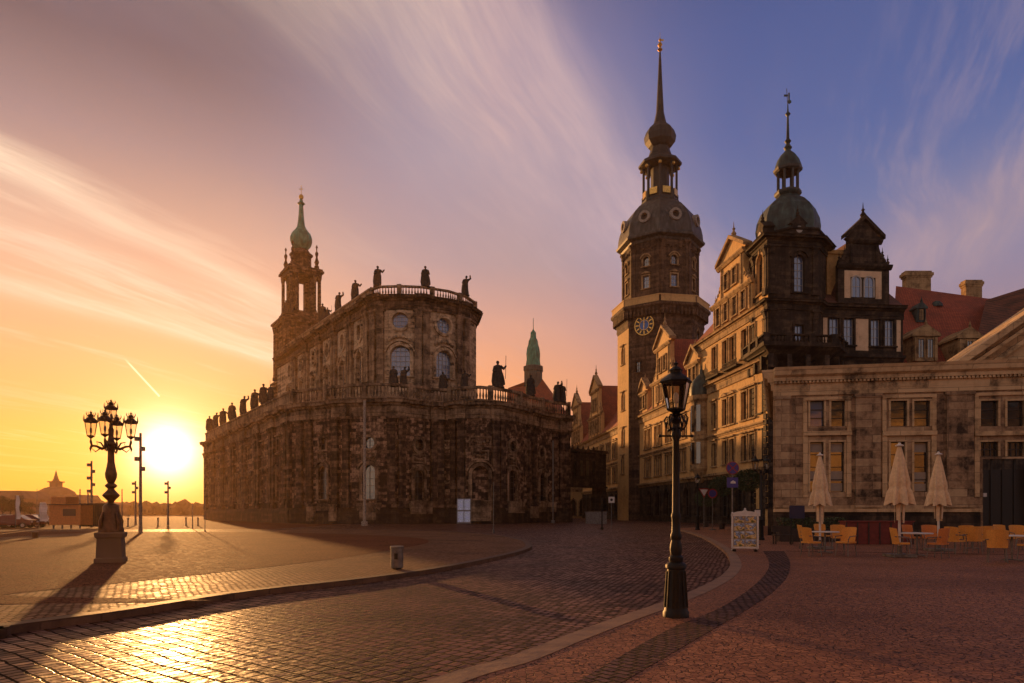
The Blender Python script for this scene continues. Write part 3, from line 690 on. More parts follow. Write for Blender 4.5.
# --- upper nave
NL = Path([(-52, 151.5), (-22.5, 108.8)]); NF = Path([(-22.5, 108.8), (-20.9, 107.5), (-17.5, 107.2), (-14.2, 107.6), (-10.2, 109.6), (-7.5, 112.5), (-6.1, 116.1)]); NR = Path([(-6.1, 116.1), (-7.0, 122), (-33, 160)])
N0, N1, N2, N3 = 17.4, 33.4, 35.5, 37.2
no = []; nf = []; nt = MB()
for i in range(6):
    uc = NL.len-4.6-i*7.6
    if uc < 2: break
    no.append(window(CP, NL, uc, 22.6, 2.3, 5.4, 'arch', trim='church_up', sw=.4, proud=.25, head='curve', nx=3, nz=6, frame='framew', depth=.6))
    no.append(window(CP, NL, uc, 29.9, 1.9, 2.6, 'round', trim='church_up', sw=.35, proud=.22, nx=2, nz=3, depth=.6))
    for du in (3.1, 4.5): pil(CP, 'church_trim', NL, min(uc+du, NL.len-.75), 20.4, N1, 1.0, .5)
for px, yy in ((400, (345.5, 376)), (444, (351, 378))):
    u = NF.px(px); z1, z0 = NF.Z(u, yy[0]), NF.Z(u, yy[1])
    nf.append(window(CP, NF, u, z0, 3.1 if px == 400 else 2.8, z1-z0, 'arch', trim='church_up', sw=.5, proud=.3, head='curve', nx=4, nz=6, frame='framew', glass='glass_sky', depth=.5))
    u2 = NF.px(px); zc = NF.Z(u2, yy[0]-25); nf.append(window(CP, NF, u2, zc-1.25, 2.5, 2.5, 'round', trim='church_up', sw=.45, proud=.3, nx=4, nz=4, frame='framew', glass='glass_sky', depth=.5))
    nt = MB()
    for k in range(7):
        t_ = (k-3)/3; nt.ico(NF.P(u+t_*1.5, .25, z1+1.4-.5*t_*t_), .3, 1)
    nt.build('garland', 'church_up', CP)
for px in (374, 381, 418, 426, 458, 465): pil(CP, 'church_trim', NF, NF.px(px), 20.4, N1, 1.1, .5)
nw = MB(); nw.wall(NL, 0, NL.len, N0, N1, no, .6); nw.wall(NF, 0, NF.len, N0, N1, nf, .6); nw.wall(NR, 0, NR.len, N0, N1, [], .5)
nw.build('wall', 'church_up', CP)
for P in (NL, NF, NR):
    e0 = MB(); entab(e0, P, 0, P.len, N1, N2-N1, 1.0, .1); e0.build('cornice', 'church_dark', CP)
    pb = MB(); pb.sweep(P, 0, P.len, [(-.05, N0), (1.0, N0), (.8, 19.8), (.4, 20.4), (-.05, 20.4)]); pb.build('plinth', 'church_trim', CP)
for px in (378, 422, 461.5): u = NF.px(px); nt = MB(); entab(nt, NF, max(0, u-1.2), min(NF.len, u+1.2), N1+.02, N2-N1+.02, 1.0, .5); nt.build('cornice', 'church_dark', CP)
for i in range(5):
    u = NL.len-1-i*7.6; nt = MB(); entab(nt, NL, max(0, u-1.4), min(NL.len, u+1.2), N1+.02, N2-N1+.02, 1.0, .5); nt.build('cornice', 'church_dark', CP)
for P in (NF, NR):
    b_ = MB(); balustrade(b_, P, 0, P.len, N2, N3-N2, .46, .13, 5.2 if P is NF else 7, -.1); b_.build('balustrade', 'church_trim', CP)
b_ = MB(); b_.pbox(NL, 0, NL.len, -.4, .2, N2, N3-.3); b_.pbox(NL, 0, NL.len, -.5, .35, N3-.3, N3); b_.build('parapet', 'church_trim', CP)
rr = MB(); poly = [NL.p[0][:]]+[p[:] for p in NF.p]+[p[:] for p in NR.p[1:]]
rr.prism(poly, N2-.4, N2-.1); rr.prism([(-45, 150), (-19, 112), (-12, 112), (-10, 118), (-34, 154)], N2-.1, N2+2.9, .12); rr.build('roof', 'copper_brown', CP)
# --- tower
TX, TY, TA = -53.4, 173.0, radians(34)
def rot(x, y, c=(TX, TY), a=None):
    a = TA if a is None else a; return (c[0]+x*cos(a)-y*sin(a), c[1]+x*sin(a)+y*cos(a))
tw = MB(); tw.box((TX, TY, 25), (9.8, 9.8, 50.4), TA)
for zz in (19.5, 33.5, 48.6): tw.box((TX, TY, zz), (11.4, 11.4, .6), TA); tw.box((TX, TY, zz+.6), (12.0, 12.0, .5), TA)
for sx_ in (-1, 1):
    for sy_ in (-1, 1):
        for z0, z1 in ((20.6, 33), (34.9, 48.2)):
            for ox, oy in ((4.6, 5.3), (5.3, 4.6), (3.2, 5.2), (5.2, 3.2)):
                c = rot(sx_*ox, sy_*oy); tw.lathe((c[0], c[1], z0), [(.62, 0), (.62, .8), (.45, 1), (.40, z1-z0-1.2), (.62, z1-z0-.3), (.62, z1-z0)], 8)
for a in range(4):
    c = rot(0, -5.0, a=TA+a*pi/2); tw.box((c[0], c[1], 41), (2.6, .3, 7), TA+a*pi/2); tw.box((c[0], c[1], 45.2), (3.4, .8, .5), TA+a*pi/2)
tw.build('tower_shaft', 'church_dark', CP)
bf = MB()
bf.box((TX, TY, 50.6), (8.8, 8.8, 1.6), TA)
for sx_ in (-1, 1):
    for sy_ in (-1, 1):
        c = rot(sx_*2.15, sy_*2.15); bf.box((c[0], c[1], 56), (1.5, 1.5, 9.6), TA)
        for ox, oy in ((3.75, 2.3), (2.3, 3.75), (3.6, 3.6)):
            c = rot(sx_*ox, sy_*oy); bf.lathe((c[0], c[1], 51.4), [(.5, 0), (.5, .6), (.34, .8), (.30, 8.2), (.48, 8.9), (.48, 9.3)], 8)
        c = rot(sx_*3.0, sy_*3.0)
        bf.lathe((c[0], c[1], 62.6), [(.62, 0), (.62, .9), (.34, 1.1), (.62, 1.9), (.34, 2.7), (.22, 3.2), (.42, 3.9), (.42, 4.2), (.14, 4.7), (.14, 5.3), (.30, 5.7), (.03, 6.3)], 8)
bf.box((TX, TY, 61.1), (8.0, 8.0, .9), TA); bf.box((TX, TY, 61.8), (8.9, 8.9, .5), TA); bf.box((TX, TY, 62.3), (8.4, 8.4, .6), TA)
bf.lathe((TX, TY, 62.6), [(3.0, 0), (2.9, .4), (2.5, .8), (2.45, 3.4), (2.9, 3.8), (2.9, 4.2), (2.2, 4.7), (1.7, 5.4)], 8, TA+pi/8)
bf.build('belfry', 'church_dark', CP)
on = MB(); on.lathe((TX, TY, 67.9), [(1.5, 0), (1.75, .35), (2.35, 1.1), (2.7, 2.2), (2.7, 3.1), (2.3, 4.1), (1.55, 5.0), (1.0, 5.9), (.8, 7.2), (.62, 9.2), (.50, 11.4), (.95, 11.8), (.5, 12.2), (.32, 13.0)], 16)
on.build('onion_dome', 'copper', CP, True)
cr = MB(); cr.lathe((TX, TY, 80.7), [(.1, 0), (.52, .3), (.62, .7), (.5, 1.1), (.1, 1.4), (.07, 1.6)], 10); cr.box((TX, TY, 83.1), (.12, .12, 2.4)); cr.box((TX, TY, 83.4), (1.1, .12, .12)); cr.build('cross', 'gold', CP)
# volute buttress left of the tower at the long side
vo = MB(); VP = Path([(-57.5, 146), (-50, 134.5)])
# ------------------------------------------------------------------ statues on the church
def on_path(P, px, n=-.1): u = P.px(px); q_ = P.P(u, n, 0); return q_.x, q_.y
sg = 'stone saints on the cathedral parapets'
names = ['farthest saint on the long left parapet of the cathedral', 'second saint from the left on the long parapet', 'third saint from the left on the long parapet, standing upright', 'fourth saint from the left on the long parapet', 'fifth saint from the left on the long parapet, arm raised', 'sixth saint from the left on the long parapet, largest of the row']
for i, px in enumerate((209.5, 215.5, 222.5, 232, 243, 254)):
    x, y = on_path(LW, px); statue(x, y, H3, 3.6, names[i]+'', sg, [0, 1, 3, 0, 1, 3][i])
x, y = on_path(LW, 264); statue(x, y, H3, 3.5, 'winged-looking stone group on a scroll beside the tower base', sg, 2)
x, y = on_path(LW, 270); statue(x, y, H3+.2, 2.6, 'small crouching stone figure next to the scroll group', sg, 3)
for px, v, lb, P in ((322.5, 0, 'upper saint nearest the tower on the sloping nave parapet', NL), (338, 1, 'second upper saint from the tower, arm raised', NL), (354.5, 3, 'third upper saint from the tower on the nave parapet', NL), (377, 3, 'big saint holding out an arm at the left corner of the upper balustrade', NF), (426, 0, 'broad robed saint on the middle pier of the upper balustrade', NF), (466, 1, 'saint with raised arm on the right end of the upper balustrade', NF)):
    x, y = on_path(P, px); statue(x, y, N3, 3.3, lb, sg, v)
for px, v, lb, yb in ((394, 0, 'dark saint before the left tall nave window', 99.5), (404, 1, 'dark saint right of the left nave window', 100), (443.5, 0, 'dark saint before the right nave window', 103.5), (464.5, 3, 'dark saint at the right corner below the nave', 102.5)):
    x, y = WP(px, yb); statue(x, y, H3-.02, 3.0, lb, sg, v)
for px, v, h, lb in ((499.5, 2, 4.0, 'saint holding a long spear on the lower balustrade, against the sky'), (531.5, 0, 3.4, 'stocky dark saint on the lower balustrade in front of the green spire'), (557.5, 1, 3.4, 'left saint of the pair at the right end of the lower balustrade'), (563, 4, 3.3, 'right saint of the pair at the right end of the lower balustrade')):
    x, y = on_path(FW, px); statue(x, y, H3, h, lb, sg, v)
for i, (a, lb) in enumerate((((-5.2, -5.2), 'left figure on the corner of the tower gallery'), ((-4.0, -5.6), 'second figure on the left corner of the tower gallery'), ((5.2, -5.2), 'figure on the right corner of the tower gallery'))):
    c = rot(*a); statue(c[0], c[1], 49.7, 3.3, lb, sg, i)
for i in range(0):
    pass
# ------------------------------------------------------------------ royal palace, long west front
PF = Path([(17.6, 208), (31.2, 84.2)])
PA = empty('royal_palace', (32, 95, 0), 'ochre renaissance palace with rows of windows, stepped gables and red roofs', 'palace')
def UY(Y): return (208-Y)/(208-84.2)*PF.len          # position along the front by distance
ZC = 20.5
po = []; tr = MB(); dk = MB()
Yp = 87.5; k = 0
while Yp < 206:
    if not (133.5 < Yp < 150.5 or 101.5 < Yp < 105.5):
        u = UY(Yp); near = Yp < 140
        po.append(window(PA, PF, u, 13.7, 1.45, 3.7, 'rect', sw=.24, head='ped' if (k//2) % 2 else 'hood', nx=2, nz=3, sub=Yp < 190))
        po.append(window(PA, PF, u, 8.3, 1.45, 3.3, 'rect', sw=.22, head='hood', nx=2, nz=3, sub=Yp < 150))
        if Yp < 106: po.append(window(PA, PF, u, 21.9, 1.5, 3.7, 'rect', sw=.22, head=None, nx=2, nz=3))
    k += 1; Yp += 2.35 if k % 2 else 3.7
Yp = 86.5; k = 0
while Yp < 204:
    if not 133.5 < Yp < 150.5:
        po.append(window(PA, PF, UY(Yp), 1.0, 2.3, 4.6, 'arch', trim='dark_stone', sw=.4, proud=.2, nx=2, nz=3, sub=Yp < 120))
    k += 1; Yp += 4.8
lo = [o for o in po if o[3] < 6.6]; hi = [o for o in po if o[2] > 6.6 and o[3] < 20]; th = [o for o in po if o[2] > 20.6]
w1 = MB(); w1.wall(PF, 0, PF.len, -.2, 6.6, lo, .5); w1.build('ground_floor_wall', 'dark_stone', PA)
w2 = MB(); w2.wall(PF, 0, PF.len, 6.6, ZC-1.0, hi, .5); UB = UY(106.5)
w2.wall(PF, UB, PF.len, ZC-.2, 27.0, th, .5)
sdb = Path([PF.P(UB, -12, 0)[:2], PF.P(UB, 0, 0)[:2]]); w2.wall(sdb, 0, sdb.len, ZC, 27, [])
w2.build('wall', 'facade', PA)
def stringc(mb, P, u0, u1, z, h=.5, out=.35): mb.sweep(P, u0, u1, [(-.05, z), (.1, z), (out*.5, z+h*.4), (out, z+h*.6), (out, z+h), (-.05, z+h)])
cm = MB(); stringc(cm, PF, 0, PF.len, 6.4, .8, .5); stringc(cm, PF, 0, PF.len, 12.4, .5, .3)
entab(cm, PF, 0, PF.len, ZC-1.4, 1.5, .75); entab(cm, PF, UB, PF.len, 26.2, 1.3, .7)
cm.build('cornice', 'facade_trim', PA)
# balcony consoles under some first floor windows of the near pavilion
bc = MB()
for Y0 in (92.6, 98.6):
    u = UY(Y0); bc.pbox(PF, u-2.2, u+2.2, 0, .9, 21.0, 21.25); bc.pbox(PF, u-2.2, u+2.2, .78, .88, 21.9, 22.0)
    for j in range(15): bc.pbox(PF, u-2.2+j*.31, u-2.14+j*.31, .8, .86, 21.25, 21.9)
bc.build('balcony', 'dark_stone', PA)
# main roof behind the front
def ridge_roof(name, P, u0, u1, z0, z1, back, mat, root, over=.6, hip=0.0):
    mb = MB(); a, b = P.P(u0, over, z0), P.P(u1, over, z0); c, d_ = P.P(u1-hip, -back, z1), P.P(u0+hip, -back, z1); e, f_ = P.P(u1, -2*back, z0), P.P(u0, -2*back, z0)
    mb.q(a, b, c, d_); mb.q(d_, c, e, f_); mb.q(b, e, c); mb.q(a, d_, f_); mb.q(a, f_, e, b)
    return mb.build(name, mat, root)
ridge_roof('roof', PF, 0, UY(152), ZC, 32.2, 8.5, 'roof', PA)
ridge_roof('roof', PF, UY(150), UY(106.5), ZC, 32.8, 8.5, 'roof', PA)
ridge_roof('roof', PF, UB, UY(89), 27.4, 37.0, 8.0, 'roof', PA)
def obelisk(mb, p, h, r): mb.lathe(p, [(r, 0), (r, h*.12), (r*.55, h*.16), (r*.9, h*.30), (r*.45, h*.42), (r*.3, h*.5), (r*.55, h*.58), (r*.2, h*.66), (r*.05, h)], 8)
def gable(root, P, uc, W_, z0, z1, wall='facade', trim='facade_trim', wins=((-1.5, 0), (1.5, 0)), roofd=8.5, pr=.25, tiers=2, roofmat='roof', big=True, wz=None, glass='glass', roof=True, finial=True, f1=.34, f2=.76, ribs=True):
    """renaissance gable: storeys with scrolled shoulders, a pediment and a finial"""
    H = z1-z0; fin = H*.14 if finial else 0; Hb = H-fin
    if tiers == 2: prof = [(1, 0), (1, f1), (.86, f1+.02), (.80, f1+.08), (.70, f1+.12), (.64, f1+.18), (.60, f1+.22), (.60, f2), (.70, f2+.02), (0, 1.0)]
    else: prof = [(1, 0), (1, .62), (1.12, .66), (0, 1.0)]
    poly = [(uc+a*W_, z0+b*Hb) for a, b in prof]+[(uc-a*W_, z0+b*Hb) for a, b in prof[-2::-1]]
    hs = []
    mb = MB(); mb.uprism(P, poly, -.5, pr); g_ = mb.build('gable', wall, root)
    t = MB()
    lv = (f1, f2) if tiers == 2 else (.62,)
    for f_ in lv:
        wv = W_*(1.06 if f_ != f2 else .68); t.sweep(P, uc-wv, uc+wv, [(pr-.02, z0+f_*Hb-.5), (pr+.2, z0+f_*Hb-.45), (pr+.45, z0+f_*Hb-.12), (pr+.45, z0+f_*Hb+.1), (pr-.02, z0+f_*Hb+.1)])
    a_, top = poly[len(prof)-2], poly[len(prof)-1]; b_ = poly[len(prof)]
    for q0 in (a_, b_):
        q1 = (q0[0]+(.25 if q0 is a_ else -.25), q0[1]-.05)
        t.uprism(P, [(q1[0], q1[1]), (q1[0], q1[1]+.5), (top[0], top[1]+.5), (top[0], top[1])], -.55, pr+.45)
    for s_ in (-1, 1):
        for f_, x in (((f1, .95), (f1+.08, .74)) if tiers == 2 else ((.66, 1.0),)):
            p = P.P(uc+s_*x*W_, 0, z0+f_*Hb); obelisk(t, p, H*.12, .28)
        if tiers == 2:
            for k_ in range(4): t.ico(P.P(uc+s_*W_*(.90-.09*k_), pr-.2, z0+Hb*(f1+.03+.035*k_)), .38, 1)
    for k_ in range(-2, 3):
        if tiers == 2 and ribs: t.pbox(P, uc+k_*W_*.45-.18, uc+k_*W_*.45+.18, pr-.02, pr+.18, z0+.1, z0+f1*Hb-.5)
    for k_ in (-1, 1):
        if tiers == 2: t.pbox(P, uc+k_*W_*.5-.15, uc+k_*W_*.5+.15, pr-.02, pr+.18, z0+(f1+.02)*Hb, z0+f2*Hb-.5)
    if finial: obelisk(t, P.P(uc, -.1, z1-fin), fin*1.25, .42)
    t.build('gable_trim', trim, g_)
    PP = Path([P.P(0, pr+.02, 0)[:2], P.P(P.len, pr+.02, 0)[:2]]) if len(P.p) == 2 else P
    for x, row in wins:
        zz = z0+Hb*((.06, .43) if tiers == 2 else (.14, .14))[row]; ww = 1.25; hh = Hb*((.21, .19) if tiers == 2 else (.38, .38))[row]
        f = MB(); a0, b0 = uc+x-ww/2, uc+x+ww/2
        f.pbox(PP, a0-.2, a0, -.1, .22, zz, zz+hh); f.pbox(PP, b0, b0+.2, -.1, .22, zz, zz+hh); f.pbox(PP, a0-.25, b0+.25, -.1, .28, zz+hh, zz+hh+.22); f.pbox(PP, a0-.25, b0+.25, -.1, .3, zz-.18, zz)
        f.pbox(PP, uc+x-.04, uc+x+.04, 0, .06, zz, zz+hh); f.pbox(PP, a0, b0, 0, .055, zz+hh*.6, zz+hh*.6+.07)
        o = f.build('window', trim, g_) if False else f.build('window', trim, root)
        g2 = MB(); g2.q(PP.P(a0, .01, zz), PP.P(b0, .01, zz), PP.P(b0, .01, zz+hh), PP.P(a0, .01, zz+hh)); g2.build('pane', glass, o)
    if roof:
        r = MB(); zr = z0+Hb*(.86 if tiers == 2 else .9); rw = W_*.92; zl = z0+.2*Hb if tiers == 2 else z0+.5*Hb
        p0, p1, p2 = P.P(uc-rw, -.45, zl), P.P(uc+rw, -.45, zl), P.P(uc, -.45, zr); c0, c1, c2 = P.P(uc-rw, -roofd, zl), P.P(uc+rw, -roofd, zl), P.P(uc, -roofd, zr)
        r.q(p0, c0, c2, p2); r.q(p1, p2, c2, c1); r.q(p0, p1, c1, c0); r.q(p0, p2, p1); r.q(c0, c1, c2)
        r.q(P.P(uc-rw, -.45, z0), P.P(uc-rw, -.45, zl), P.P(uc-rw, -roofd, zl), P.P(uc-rw, -roofd, z0)); r.q(P.P(uc+rw, -.45, z0), P.P(uc+rw, -.45, zl), P.P(uc+rw, -roofd, zl), P.P(uc+rw, -roofd, z0))
        r.build('roof', roofmat, root)
gable(PA, PF, UY(121.5), 6.2, ZC+.2, 36.6, wins=((-2.7, 0), (0, 0), (2.7, 0), (-1.3, 1), (1.3, 1)))
gable(PA, PF, UY(174), 7.0, ZC+.2, 38.5, wins=((-4, 0), (-1.4, 0), (1.4, 0), (4, 0), (-1.3, 1), (1.3, 1)))
gable(PA, PF, UY(198), 6.6, ZC+.2, 38.0, wins=((-4, 0), (-1.4, 0), (1.4, 0), (4, 0), (-1.3, 1), (1.3, 1)))
gable(PA, PF, UY(107.2), 2.6, ZC+.2, 28.6, wins=((-.9, 0), (.9, 0)), tiers=1)
gable(PA, PF, UY(133), 2.4, ZC+.2, 28.4, wins=((-.8, 0), (.8, 0)), tiers=1)
gable(PA, PF, UY(93.3), 6.2, 27.4, 40.8, wins=((-4.0, 0), (-1.4, 0), (1.4, 0), (4.0, 0), (-1.3, 1), (1.3, 1)))
for Y0, z0 in ((158, 0), (186, 0), (113.3, 0)):
    pass
# round oriel with its little dome
c = PF.P(UY(103.7), .3, 0); orl = MB()
orl.lathe((c.x, c.y, 0), [(.2, 6.0), (.9, 7.0), (1.5, 8.0), (1.62, 8.1), (1.62, 8.5), (1.5, 8.6), (1.5, 12.3), (1.7, 12.5), (1.7, 13.1), (1.5, 13.3), (1.5, 18.2), (1.75, 18.5), (1.75, 19.2)], 12)
og = orl.build('oriel', 'facade_trim', PA)
dm = MB(); dm.lathe((c.x, c.y, 19.2), [(1.75, 0), (1.8, .3), (1.75, 1.2), (1.4, 2.2), (.8, 2.9), (.35, 3.3), (.3, 3.9), (.12, 4.1), (.05, 4.8)], 14); dm.build('dome', 'copper_dark', og, True)
for zz, hh in ((8.9, 3.2), (13.7, 4.0)):
    for a in (-2, -1, 0, 1):
        t_ = radians(200+a*38); x, y = c.x+1.5*cos(t_), c.y+1.5*sin(t_)
        f = MB(); f.box((x, y, zz+hh/2), (.62, .12, hh), t_+pi/2); w_ = f.build('window', 'glass', og)
# rooftop chimneys of the west front
# ------------------------------------------------------------------ south-west corner tower
CT = empty('corner_tower', (34.5, 87.5, 0), 'dark eight-sided corner tower with a greenish copper dome, open lantern and weathervane', 'tower')
O8 = [WP(753, 88), WP(768, 83.4), WP(818, 84.2), WP(826, 87.0), (38.4, 92.2), (34.0, 92.6)]
CTP = Path(O8[:4])
ccx, ccy = 35.5, 87.9
cw = MB(); ops = []
us = [0]+list(CTP.L[1:])
uf = (us[1]+us[2])/2
for P0, uc, spec in ((CTP, us[1]*.5, 0), (CTP, uf+.35, 1)):
    pass
A_ = Path(O8[0:2]); B_ = Path(O8[1:3]); C_ = Path(O8[2:4]); D_ = Path([O8[3], O8[4]]); E_ = Path([O8[5], O8[0]])
aw = []; bw_ = []
aw.append(window(CT, A_, A_.len/2, 28.9, 1.9, 5.0, 'arch', trim='facade_trim', nx=2, nz=4, sw=.3)); aw.append(window(CT, A_, A_.len/2, 22.6, 1.4, 2.8, 'rect', trim='facade_trim', nx=2, nz=2, sw=.25))
ub = B_.px(799)
bw_.append(window(CT, B_, ub, 28.6, 1.35, 4.6, 'arch', trim='dark_stone', nx=2, nz=5, sw=.3, glass='glass_sky', frame='framew', head='curve')); bw_.append(window(CT, B_, ub, 22.6, 1.2, 2.0, 'rect', trim='dark_stone', nx=2, nz=2, sw=.25, glass='glass_sky'))
for yz in (8.2, 14.0): aw.append(window(CT, A_, A_.len/2, yz, 1.4, 3.6, 'rect', trim='dark_stone', nx=2, nz=3, sw=.25)); bw_.append(window(CT, B_, B_.len*.3, yz, 1.5, 3.6, 'rect', trim='dark_stone', nx=2, nz=3, sw=.3, head='ped'))
cw = MB()
cw.wall(A_, 0, A_.len, 0-.2, 35, aw, .4); cw.build('lit_tone_wall', 'facade', CT)  # ochre instead of dark stone: sunlight put into this face's colour
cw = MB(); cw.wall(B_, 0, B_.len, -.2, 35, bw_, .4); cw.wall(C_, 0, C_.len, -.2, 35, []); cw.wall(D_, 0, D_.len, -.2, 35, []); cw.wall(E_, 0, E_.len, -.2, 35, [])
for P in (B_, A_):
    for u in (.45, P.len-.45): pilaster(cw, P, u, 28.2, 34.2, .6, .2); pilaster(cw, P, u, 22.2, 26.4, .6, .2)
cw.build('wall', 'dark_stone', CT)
ct = MB()
FULL = Path(O8+[O8[0]])
for z, h, o_ in ((26.4, 1.1, .8), (34.1, 1.2, 1.0), (20.2, 1.1, .8)): entab(ct, FULL, 0, FULL.len, z, h, o_)
for P in (A_, B_):
    for z in (8, 14, 2):
        for k_ in range(8):
            for u in (.5, P.len-.5): ct.pbox(P, u-.5+(k_ % 2)*.1, u+.5-(k_ % 2)*.1, -.05, .22, z+k_*.72, z+k_*.72+.62)
ct.build('cornice', 'dark_stone', CT)
bm_ = MB(); BP = Path([WP(744, 89.5), WP(765, 81.6), WP(838, 82.6), WP(846, 86.5)])
bm_.sweep(BP, 0, BP.len, [(-3.0, 19.9), (-1.6, 20.1), (0, 21.4), (.25, 21.5), (.25, 21.8), (-3.0, 21.8)])
balustrade(bm_, BP, 0, BP.len, 21.8, 1.15, .42, .13, 2.6, 0)
for i in range(9):
    u = BP.len*(i+.5)/9; bm_.pbox(BP, u-.3, u+.3, -2.6, -.1, 19.0, 20.6)
bm_.build('balcony', 'dark_stone', CT)
roofb = MB(); 
roofb.prism(O8, 34.2, 35.3); roofb.lathe((ccx, ccy, 35.2), [(4.4, 0), (4.4, 1.0), (4.6, 1.15), (4.6, 1.35)], 8, pi/8+.1); roofb.build('attic', 'dark_stone', CT)
dmm = MB(); dmm.lathe((ccx, ccy, 36.5), [(4.2, 0), (4.1, .2), (3.85, .6), (3.95, 1.4), (3.8, 2.5), (3.3, 3.7), (2.5, 4.6), (1.7, 5.2), (1.35, 5.6), (1.6, 5.8), (1.7, 6.0)], 8, pi/8+.1); dmm.build('dome', 'copper_dark', CT)
# attic gablets with round lights
for P, u in ((B_, ub), (A_, A_.len/2)):
    t = MB(); t.uprism(P, [(u-.95, 35.2), (u+.95, 35.2), (u+.85, 36.9), (u+1.15, 37.1), (u, 38.1), (u-1.15, 37.1), (u-.85, 36.9)], -1.4, .05); obelisk(t, P.P(u, -.3, 38.0), 1.5, .25)
    g_ = t.build('dormer', 'dark_stone', CT); r = MB(); r.ring(P, u, 36.3, .05, .42, .05, .12, 0, 2*pi, 16); r.build('round_window', 'framew', g_)
ln = MB()
for k_ in range(8):
    t_ = 2*pi*k_/8+.1; ln.lathe((ccx+1.25*cos(t_), ccy+1.25*sin(t_), 42.6), [(.22, 0), (.16, .3), (.15, 2.4), (.25, 2.7)], 6)
ln.lathe((ccx, ccy, 42.4), [(1.65, 0), (1.65, .35)], 8, .5); ln.lathe((ccx, ccy, 45.2), [(1.5, 0), (1.75, .2), (1.8, .5)], 8, .5); ln.build('lantern', 'copper_brown', CT)
d2 = MB(); d2.lathe((ccx, ccy, 45.7), [(1.7, 0), (1.6, .4), (1.35, 1.1), (.9, 1.8), (.4, 2.3), (.3, 2.6)], 12); d2.build('cupola', 'copper_dark', CT, True)
sp = MB(); sp.lathe((ccx, ccy, 48.1), [(.3, 0), (.52, .35), (.3, .7), (.22, .9), (.42, 1.2), (.2, 1.5), (.12, 4.4), (.34, 4.7), (.12, 5.0), (.05, 6.0)], 10)
spo = sp.build('spire', 'copper_dark', CT, True)
wv = MB(); wv.ico((ccx+.2, ccy, 54.4), .3, 1, (1, .3, 1)); wv.box((ccx+.15, ccy, 55.0), (.18, .08, 1.1)); wv.box((ccx-.25, ccy, 55.2), (.5, .06, .25)); wv.tube([(ccx, ccy, 53.6), (ccx-.15, ccy, 56.1)], .04, 5); wv.build('weathervane', 'copper_dark', spo)

# ------------------------------------------------------------------ palace south wing
SW = Path([(38.2, 85.6), (38.2+26*.994, 85.6+26*.11)])
SG = empty('palace_south_wing', (45, 90, 0), 'dark stone palace wing with pale plaster panels, a tall scrolled gable and pedimented dormers', 'palace')
so = []; pan = MB()
def spx(px): return SW.px(px)
UE = spx(903)
sc = []
for pxl, pxr, y0, y1 in ((829, 839, 317, 345), (843.5, 853.5, 317, 345), (870.5, 880, 319, 346), (884.5, 894, 319, 346)):
    ua, ubb = spx(pxl), spx(pxr); z1, z0 = SW.Z(ua, y0), SW.Z(ua, y1); sc.append(((ua+ubb)/2, z0, ubb-ua, z1-z0))
for uc, z0, w, h in sc: so.append(window(SG, SW, uc, z0, w, h, 'rect', trim='dark_stone', sw=.22, nx=2, nz=3, frame='framew', glass='glass_sky', depth=.35))
for uc, z0, w, h in sc: so.append(window(SG, SW, uc, 15.2, w, 3.5, 'rect', trim='dark_stone', sw=.22, nx=2, nz=3, depth=.35))
ww = MB(); ww.wall(SW, 0, UE, -.2, 26.2, so, .4)
sideP = Path([SW.P(UE, 0, 0)[:2], SW.P(UE, -14, 0)[:2]]); ww.wall(sideP, 0, sideP.len, -.2, 26.2, [])
ww.build('wall', 'dark_stone', SG)
pn = MB()
def frame4(mb, P, a, b, c, e, t, n): mb.pbox(P, a, b, -.02, n, e-t, e); mb.pbox(P, a, a+t, -.02, n, c, e-t); mb.pbox(P, b-t, b, -.02, n, c, e-t)
ua0 = spx(840); zt, zb = SW.Z(ua0, 309), SW.Z(ua0, 350)
pn.pbox(SW, spx(823), spx(900.5), -.02, .05, SW.Z(ua0, 315.5), zt)
for x0, x1 in ((823, 827.8), (855.6, 868.2), (896.4, 900.5)): pn.pbox(SW, spx(x0), spx(x1), -.02, .05, zb, SW.Z(ua0, 315.5))
pn.build('plaster_panel', 'beige', SG)
sc_ = MB(); entab(sc_, SW, 0, UE, 26.0, 1.6, .9); stringc(sc_, SW, 0, UE, 20.6, .8, .6); sc_.build('cornice', 'dark_stone', SG)
# gable storey
ug = spx(863.5); gw = spx(889)-ug; 
gable(SG, SW, ug, gw, 27.6, 40.3, wall='dark_stone', trim='dark_stone', wins=(), roofd=9, pr=0.05, roofmat='roof_dark', finial=True, f1=.47, f2=.76, ribs=False)
pn = MB(); a, b = spx(844), spx(881); zt, zb = SW.Z(a, 270.5), SW.Z(a, 298)
PQ = Path([SW.P(0, .055, 0)[:2], SW.P(SW.len, .055, 0)[:2]])
frame4(pn, PQ, a, b, zb, zt, .80, .07); pn.build('plaster_panel', 'beige', SG)
for x0, x1 in ((851.5, 859.5), (864, 872.5)):
    a, b = spx(x0), spx(x1); z0, z1 = zb+.15, zt-.75; f = MB(); uc = (a+b)/2
    f.ring(PQ, uc, z1-(b-a)/2, (b-a)/2, (b-a)/2+.16, -.03, .15, 0, pi, 10); f.pbox(PQ, a-.16, a, -.03, .15, z0, z1-(b-a)/2); f.pbox(PQ, b, b+.16, -.03, .15, z0, z1-(b-a)/2); f.pbox(PQ, uc-.03, uc+.03, 0, .08, z0, z1); f.pbox(PQ, a, b, 0, .075, (z0+z1)/2, (z0+z1)/2+.07)
    o = f.build('window', 'framew', SG); g2 = MB(); r = (b-a)/2; g2.q(*[PQ.P(uu, .03, zz) for uu, zz in [(a, z0), (b, z0)]+[(uc+r*cos(pi*j/8), z1-r+r*sin(pi*j/8)) for j in range(9)]]); g2.build('pane', 'glass_sky', o)
